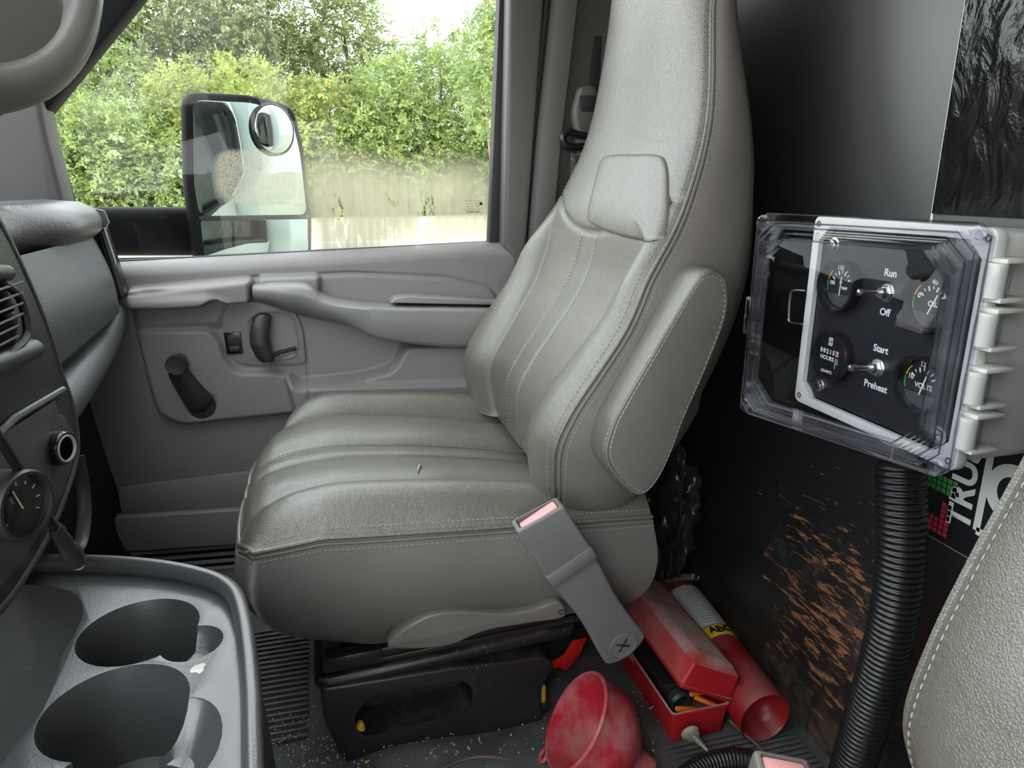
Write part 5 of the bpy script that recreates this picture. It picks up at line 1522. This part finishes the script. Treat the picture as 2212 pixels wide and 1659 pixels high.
    hinge = Vector((x0 - .006, ya - .002, (z0 + z1)/2))
    LM = frame(hinge, Vector((-math.sin(th), math.cos(th), 0)), (0, 0, 1), Vector((-math.cos(th), -math.sin(th), 0)))
    lw, lh = .240, h + .004
    def ro(i, c): return [(x + lw/2, y) for x, y in cham(lw/2 - i, lh - i, c)]
    def rr(i): return fillet([(i, -lh + i), (lw - i, -lh + i), (lw - i, lh - i), (i, lh - i)], .010, 4)
    lid = add_mesh('lid_pane', *prism(ro(.024, .022), .018, .0205, LM, .0008), M['clearpane'], t)
    lid['label'] = 'clear lid of the box, swung open'
    # rim built from nested ridges
    def ringframe(o_out, o_in, c0, c1, nm):
        n = len(o_out)
        A = [[LM @ Vector((x, y, c)) for x, y in o] for o, c in ((o_out, c0), (o_out, c1), (o_in, c1), (o_in, c0), (o_out, c0))]
        return add_mesh(nm, *loft(A, True), M['clearrim'], lid)
    ringframe(ro(.0, .012), ro(.012, .018), -.002, .006, 'lid_flange')
    ringframe(ro(.008, .016), ro(.0105, .017), .004, .012, 'lid_ridge')
    ringframe(ro(.012, .018), ro(.0150, .019), .004, .016, 'lid_ridge')
    ringframe(ro(.017, .020), ro(.0195, .021), .006, .020, 'lid_ridge')
    ringframe(ro(.0215, .022), ro(.0245, .0225), .010, .021, 'lid_ridge')
    for i_, c_, h_ in ((.0, .012, .006), (.008, .016, .012), (.0125, .018, .016), (.0245, .0225, .021)):
        pp = [LM @ Vector((x, y, h_)) for x, y in ro(i_, c_)]; pp.append(pp[0])
        add_mesh('lid_edge', *tube(pp, .0009, 6), M['clearedge'], lid)
    for a_, b_ in ((.010, 1), (.010, -1), (lw - .010, 1), (lw - .010, -1)):
        add_mesh('lid_screw_boss', *lathe([(.0080, -.002), (.0085, .010), (.0060, .011), (.0045, .004)], LM @ Matrix.Translation((a_, b_*(lh - .010), 0)), 20), M['clearrim'], lid)
        add_mesh('lid_screw', *lathe([(.0045, .0), (.0045, .004), (.003, .006)], LM @ Matrix.Translation((a_, b_*(lh - .010), 0)), 16), M['clearrim'], lid)
    add_mesh('lid_latch', *box(lw - .002, lw + .006, -.022, .022, -.006, .008, .002, M=LM), M['clearrim'], lid)
    for b in (.068, .026, -.026, -.068):
        add_mesh('lid_hinge', *lathe([(.0100, -.013), (.0105, 0), (.0100, .013)], LM @ Matrix.Translation((-.008, b, .002)) @ Matrix.Rotation(math.pi/2, 4, 'X'), 20, False, False), M['clearrim'], lid)
    # wire bail on the far side
    bl = [at(u, v, x=.535) for u, v in [(1738, 628), (1714, 628), (1707, 640), (1704, 688), (1712, 697), (1732, 700)]]
    add_mesh('wire_bail', *tube(spline(bl, 5), .0014, 8), M['steel'], t)
    # conduit fitting under the box
    q = at(1945, 1005, x=.60)
    add_mesh('conduit_fitting', *lathe([(.030, 0), (.030, .012), (.026, .016)], Matrix.Translation((.605, q.y, .527)), 28), M['boxgrey'], t)
make_box()

def corrugated(name, path, rad, pitch, label, group=None):
    P = [Vector(p_) for p_ in path]
    tot = sum((P[i+1] - P[i]).length for i in range(len(P) - 1)); n = int(tot / pitch * 6)
    seg = np.cumsum([0] + [(P[i+1] - P[i]).length for i in range(len(P) - 1)]); A = np.array([tuple(p_) for p_ in P])
    s = np.linspace(0, tot, n)
    C3 = [Vector((float(np.interp(k, seg, A[:, 0])), float(np.interp(k, seg, A[:, 1])), float(np.interp(k, seg, A[:, 2])))) for k in s]
    rr = [rad * (1 - .10 * (.5 + .5*math.copysign(abs(math.cos(2*math.pi*k/pitch))**.6, math.cos(2*math.pi*k/pitch)))) for k in s]
    o = add_mesh(name, *tube(C3, rr, 20), M['hose'], None, angle=75)
    tag(o, label, 'hose', group)
    return o
hp = [at(u, v, x=.605) for u, v in [(1945, 1000), (1948, 1110), (1946, 1200), (1932, 1320), (1905, 1440), (1870, 1560), (1835, 1680), (1800, 1800)]]
corrugated('corrugated_hose', spline(hp, 10), .0262, .0072, 'black corrugated conduit running down from the control box')
hp2 = [at(u, v, z=.015) for u, v in [(1470, 1690), (1520, 1655), (1580, 1640), (1640, 1650), (1700, 1690)]]
corrugated('corrugated_hose', spline(hp2, 10), .016, .006, 'short black corrugated conduit on the floor beside the funnel')

# ---- printed sticker on the partition
def make_sticker():
    t = thing('wall_sticker', (WX - .002, .55, .40), 'black printed sticker with white letters below the control box', 'sticker')
    def Wp(pts): return [(p_.y, p_.z) for p_ in (at(u, v, x=WX - .001) for u, v in pts)]
    FM = frame((WX, 0, 0), (0, 1, 0), (0, 0, 1), (1, 0, 0))
    FM = Matrix(((0, 0, -1, WX), (1, 0, 0, 0), (0, 1, 0, 0), (0, 0, 0, 1)))
    add_mesh('sticker_sheet', *box(WX - .0012, WX - .0002, -.30, .662, .445 - .04, .665), M['panelblack'], t)
    add_mesh('sheet_edge', *box(WX - .0016, WX - .0011, .6605, .6625, .405, .665), M['white'], t)
    add_mesh('sheet_edge', *box(WX - .0016, WX - .0011, -.3, .6625, .4044, .4052), M['clip'], t)
    # letters run upwards
    def letter(s, u, v, size, bold=.0012):
        p_ = at(u, v, x=WX - .0016)
        R2 = Matrix(((0, 0, -1, p_.x), (0, 1, 0, p_.y), (1, 0, 0, p_.z), (0, 0, 0, 1)))
        R2 = Matrix(((0, 0, -1, p_.x), (-math.sin(math.pi/2)*0, 1, 0, p_.y), (1, 0, 0, p_.z), (0, 0, 0, 1)))
        text_mesh('letter', s, size, R2, M['white'], t, .0002, bold)
    for s, u, v in (('T', 2074, 1118), ('R', 2080, 1072), ('U', 2088, 1022), ('S', 2096, 978), ('T', 2100, 935)):
        letter(s, u, v, .040)
    fr = [at(u, v, x=WX - .0016) for u, v in [(2145, 960), (2108, 1146), (2150, 1168)]]
    for a, b in ((fr[0], fr[1]), (fr[1], fr[2])):
        d = (b - a).normalized(); s = Vector((0, -d.z, d.y)) * .0042
        add_mesh('print_frame', [a + s, b + s, b - s, a - s], [(0, 1, 2, 3)], M['white'], t)
    letter('O', 2192, 1070, .075, .003); letter('L', 2212, 900, .070, .003)
    letter('S', 2216, 440, .030, .001)
    # pixel squares of the printed mark: red below, green above
    def squares(origin, rows, colm):
        vs, fs = [], []
        for r_, row in enumerate(rows):
            for c_, ch in enumerate(row):
                if ch == '.': continue
                y, z = origin.y - c_*.0068, origin.z - r_*.0068
                o = len(vs); vs += [Vector((WX - .0018, y + a, z + b)) for a, b in ((-.0028, -.0028), (.0028, -.0028), (.0028, .0028), (-.0028, .0028))]; fs.append((o, o+1, o+2, o+3))
        add_mesh('pixel_mark', vs, fs, M[colm], t, kind='stuff')
    squares(at(1988, 1064, x=WX - .0018), ['.....##', '.....##', '.....##', '#######', '#######', '#######'], 'redprint')
    squares(at(2000, 1016, x=WX - .0018), ['#######', '#######', '#######'], 'greenprint')
make_sticker()

# ================================================================== THINGS ON THE FLOOR BEHIND THE SEAT
def make_toolbox():
    t = thing('tool_box', (.495, .96, 0), 'red dusty plastic tool case with its lid ajar behind the seat', 'tool case')
    x0, x1, y0, y1, hb = .449, .541, .770, 1.17, .052
    o = R4 = fillet([(x0, y0), (x1, y0), (x1, y1), (x0, y1)], .006, 3)
    cxx, cyy = (x0 + x1)/2, (y0 + y1)/2
    def sc(k, z): return [Vector((cxx + (x - cxx)*k, cyy + (y - cyy)*(1 + (k - 1)*.23), z)) for x, y in o]
    V, Fc = loft([sc(.9, .001), sc(.92, .0), sc(1.0, hb - .006), sc(1.04, hb - .006), sc(1.04, hb), sc(.96, hb), sc(.88, .006)], True, True, True)
    add_mesh('case_base', V, Fc, M['red'], t, angle=35)
    # lid hinged along the wall side
    a = math.radians(27)
    LM = Matrix.Translation((x1, 0, hb + .003)) @ Matrix.Rotation(a, 4, 'Y')
    w = x1 - x0; hl = .050
    def ls(i, z, e=0): return [LM @ Vector((x, y, z)) for x, y in fillet([(-w - .003 + i, y0 - .002 + i), (0 - i, y0 - .002 + i), (0 - i, y1 - i), (-w - .003 + i, y1 - i)], .005, 3)]
    V, Fc = loft([ls(.004, .0), ls(.0, 0), ls(-.002, .003), ls(-.002, .006), ls(.0005, .006), ls(.003, hl - .010), ls(.014, hl), ls(.022, hl + .0005)], True, False, True)
    lid = add_mesh('case_lid', V, Fc, M['red'], t, angle=35)
    add_mesh('lid_liner', *loft([ls(.004, .0), ls(.005, hl - .012)], True, False, True), M['red'], lid)
    # latch loop hanging from the lid
    q = LM @ Vector((-w - .004, .965, .004))
    loop = [(-.012, .0), (-.012, -.020), (.012, -.020), (.012, .0)]
    for i in range(3):
        p0, p1 = loop[i], loop[i+1]
        add_mesh('latch_loop', *tube([q + Vector((-.004, p0[0], p0[1]*.55)), q + Vector((-.004, p1[0], p1[1]*.55))], .003, 8), M['red'], lid)
    add_mesh('latch_loop', *tube([q + Vector((-.003, -.012, .002)), q + Vector((-.003, .012, .002))], .003, 8), M['red'], lid)
    add_mesh('catch', *box(x0 - .006, x0 - .001, .90, .918, .040, .050, .001), M['red'], t)
    # a black tool and loose orange pieces inside
    bl = thing('black_tool', (.478, .95, .03), 'long black plastic tool with a round end lying in the red case', 'tool')
    add_mesh('tool_body', *box(.458, .500, .815, 1.14, .018, .066, .007), M['blackgloss'], bl)
    add_mesh('round_end', *lathe([(.018, 0), (.018, .012), (.014, .016), (.013, .006)], Matrix.Translation((.479, .812, .042)) @ Matrix.Rotation(math.pi/2, 4, 'X'), 26), M['black'], bl)
    for k, (x, y, z, rz) in enumerate([(.505, .795, .058, 20), (.524, .80, .056, 70), (.512, .782, .050, -30), (.478, .781, .046, 5)]):
        b = add_mesh('orange_strip', *box(-.020, .020, -.003, .003, -.003, .003, .001, M=Matrix.Translation((x, y, z)) @ Matrix.Rotation(math.radians(rz), 4, 'Z') @ Matrix.Rotation(math.radians(18), 4, 'Y')), M['orange'])
        tag(b, ['orange plastic strip at the front corner of the red case', 'orange plastic strip lying across inside the red case', 'orange plastic strip lowest in the red case opening', 'orange plastic strip under the round end of the black tool'][k], 'plastic strip', 'orange strips in the red case')
make_toolbox()

def make_extinguisher():
    r = .041
    a = Vector((.580, .738, .045)); b = Vector((.612, 1.16, .048))
    t = thing('fire_extinguisher', (a + b)/2 - Vector((0, 0, r)), 'red fire extinguisher cylinder lying along the partition', 'fire extinguisher')
    d = (b - a).normalized(); FM = frame(a, Vector((1, 0, 0)), d.cross(Vector((1, 0, 0))), d); Ln = (b - a).length
    add_mesh('cylinder', *lathe([(.012, .034), (r*.6, .030), (r*.86, .018), (r*.93, .0), (r*.98, -.003), (r, 0), (r, .012), (r, Ln*.5), (r, Ln - .04), (r*.85, Ln - .015), (r*.5, Ln), (.012, Ln + .004)], FM, 48, True, True), M['redcan'], t)
    # paper label and yellow band
    def patch(n0, n1, s0, s1, m, nm):
        rings = [[FM @ Vector(((r + .0006)*math.cos(math.radians(q)), (r + .0006)*math.sin(math.radians(q)), Ln*s)) for q in np.linspace(n0, n1, 16)] for s in (s0, s1)]
        return add_mesh(nm, *loft(rings, False), m, t, angle=180)
    patch(-140, -40, .40, .68, M['paper'], 'paper_label')
    patch(-140, -40, .33, .395, M['yellowprint'], 'yellow_band')
    p_ = FM @ Vector(((r + .001)*math.cos(math.radians(-85)), (r + .001)*math.sin(math.radians(-85)), Ln*.3625))
    nrm = (FM.to_3x3() @ Vector((math.cos(math.radians(-85)), math.sin(math.radians(-85)), 0))).normalized()
    ex = (FM.to_3x3() @ Vector((-math.sin(math.radians(-85)), math.cos(math.radians(-85)), 0))).normalized()
    TM = frame(p_, ex, d, nrm)
    text_mesh('band_text', 'ABC', .022, TM, M['panelblack'], t, .0004, .0006)
    for k in range(14):
        s = Ln*(.42 + .0175*k)
        arc = [FM @ Vector(((r + .0009)*math.cos(math.radians(q)), (r + .0009)*math.sin(math.radians(q)), s)) for q in (-108, -95, -80, -66)]
        add_mesh('print_line', *tube(arc, .0008, 4), M['greytube'], t)
make_extinguisher()

def make_funnel():
    c = at(1240, 1572, z=.075)
    t = thing('funnel', (c.x + .03, c.y, 0), 'dusty red plastic funnel lying on its side on the floor', 'funnel')
    ax = Vector((.78, -.22, -.56)).normalized()   # towards the spout
    ex = Vector((.22, .97, .0)); 
    FM = frame(c + Vector((.004, 0, .01)), ex, ax.cross(ex), ax)
    R0 = .068
    V, Fc = lathe([(R0*.965, -.004), (R0, -.005), (R0*1.035, -.002), (R0*1.0, .003), (R0*.97, .03), (R0*.90, .055), (R0*.55, .082), (.016, .098), (.012, .115), (.010, .130), (.003, .130), (.003, .115), (.003, .098), (R0*.53, .079), (R0*.87, .053), (R0*.945, .03), (R0*.965, -.004)], FM, 48, False, False)
    add_mesh('funnel_cone', V, Fc, M['redfunnel'], t, angle=60)
    # hanging tab with a hole
    th = min((2*math.pi*k/72 for k in range(72)), key=lambda a_: (FM @ Vector(((R0 + .009)*math.cos(a_), (R0 + .009)*math.sin(a_), 0)) - CAM).dot(_R) - .35*(FM @ Vector((R0*math.cos(a_), R0*math.sin(a_), 0))).z)
    q = Matrix.Rotation(th, 4, 'Z')
    rg = [FM @ q @ Vector((R0 + .009 + .0085*math.cos(a), .0085*math.sin(a), -.001)) for a in (2*math.pi*k/20 for k in range(21))]
    add_mesh('hanging_tab', *tube(rg, .003, 8, False), M['redfunnel'], t)
make_funnel()

def make_clip():
    q = at(1494, 1604, z=.01)
    t = thing('trim_clip', (q.x, q.y, 0), 'pale plastic push-in trim clip lying on the floor mat', 'clip')
    d = Vector((.22, -.75, -.1)).normalized(); FM = frame(q + Vector((0, .005, .012)), (1, 0, .1), d.cross(Vector((1, 0, .1))), d)
    add_mesh('clip_head', *lathe([(.0135, -.002), (.014, 0), (.010, .002), (.004, .004)], FM, 20), M['clip'], t)
    pr = []
    for k in range(6): z = .006 + .0042*k; pr += [(.0022, z), (.0062 - .0005*k, z + .0018), (.0022, z + .0022)]
    pr += [(.0015, .034), (.0006, .037)]
    add_mesh('clip_stem', *lathe(pr, FM, 10), M['clip'], t, angle=20)
    add_mesh('clip_collar', *lathe([(.0045, .003), (.010, .005), (.0105, .0056), (.003, .006)], FM, 16), M['clip'], t)
make_clip()

def make_bag():
    t = thing('storage_bag', (.55, 1.05, .0), 'black crumpled nylon bag stuffed behind the passenger seat', 'bag')
    bm = bmesh.new(); bmesh.ops.create_icosphere(bm, subdivisions=5, radius=1)
    rn = np.random.default_rng(3); ph = rn.random((6, 3))*6
    for v in bm.verts:
        n = v.co.normalized(); k = 1
        for i in range(6):
            fq = 2.2*(1.45**i); k += .16/(1.25**i)*math.sin(fq*n.x*3 + ph[i][0]) * math.sin(fq*n.y*2.2 + ph[i][1]) * math.cos(fq*n.z*2 + ph[i][2])
        v.co = Vector((.560 + n.x*k*.055, 1.085 + n.y*k*.115, .235 + n.z*k*.14))
    add_mesh('bag_body', *from_bm(bm), M['bag'], t, angle=80)
    for k, pts in enumerate([[(1440, 1090), (1446, 1150), (1450, 1200), (1444, 1245)], [(1466, 1060), (1470, 1110), (1462, 1160), (1440, 1180)]]):
        P = [at(u, v, x=.525) for u, v in pts]
        add_mesh('strap', *tube(spline(P, 6), .004, 8, flat=.5), M['bag' if k else 'steel'] if False else M['bag'], t)
    s = thing('grey_tube', at(1440, 1240, z=.09), 'short grey flattened tubing end sticking out beside the bag', 'tube')
    P = [at(u, v, x=.585) for u, v in [(1424, 1262), (1450, 1252), (1480, 1246), (1502, 1246)]]
    add_mesh('tube_body', *tube(spline(P, 5), [.0085]*10 + [.0080]*6, 12, flat=.7), M['greytube'], s)
    add_mesh('tube_rim', *tube([P[-1], P[-1] + Vector((.002, -.003, 0))], [.0092, .0092], 12, flat=.7), M['steel'], s)
    P = [at(u, v, x=.575) for u, v in [(1424, 1250), (1436, 1220), (1446, 1190), (1448, 1180)]]
    add_mesh('tube_branch', *tube(spline(P, 5), .0045, 8), M['greytube'], s)
make_bag()

def small_things():
    # red strap under the rear of the pedestal
    pl = [(p_.x, p_.z) for p_ in (at(u, v, y=.955) for u, v in [(1266, 1376), (1236, 1382), (1218, 1412), (1172, 1438), (1178, 1446), (1206, 1438), (1222, 1446), (1250, 1412)])]
    o = add_mesh('belt_strap', *prism(pl, 0, .004, XZ(.955), .001), M['redstrap']); tag(o, 'bright red strap end poking out behind the pedestal', 'strap')
    # yellow green wire piece
    P = [at(u, v, z=.004) for u, v in [(788, 1650), (815, 1640), (845, 1628)]]
    w = thing('wire_offcut', P[0], 'short yellow and green wire offcut at the foot of the pedestal', 'wire')
    add_mesh('insulation', *tube([P[0], P[1], P[1].lerp(P[2], .6)], .0035, 8), M['yellow'], w)
    add_mesh('green_end', *tube([P[1].lerp(P[2], .55), P[2]], [.0036, .003], 8), M['greenprint'], w)
    P = [at(u, v, z=.012) for u, v in [(940, 1668), (990, 1644), (1040, 1634), (1090, 1640), (1150, 1658), (1180, 1675)]]
    o = add_mesh('brown_wire', *tube(spline(P, 8), .0026, 8), M['brownwire']); tag(o, 'brown wire curving over the mat left of the funnel', 'wire')
    P = [at(u, v, z=.02) for u, v in [(1576, 1556), (1600, 1580), (1632, 1606), (1660, 1640)]]
    o = add_mesh('clear_tube', *tube(spline(P, 8), .0022, 8), M['brownwire']); tag(o, 'thin brownish tube on the floor under the extinguisher end', 'tube')
    # grit and crumbs on the mat
    rn = random.Random(9); parts = []
    for k in range(420):
        u, v = rn.choice([(rn.gauss(640, 60), rn.gauss(1610, 40)), (rn.gauss(860, 120), rn.gauss(1625, 22)), (rn.gauss(1300, 120), rn.gauss(1560, 50))])
        q = at(u, v, z=.002); s = rn.uniform(.0005, .0013)
        parts.append(box(q.x - s, q.x + s, q.y - s, q.y + s, .001 + .012*(q.y < .86), .001 + .012*(q.y < .86) + s, 0))
    o = add_mesh('floor_grit', *join(*parts), M['paper'], None, angle=30, kind='stuff'); tag(o, 'pale grit and crumbs scattered on the black mat', 'grit')
small_things()
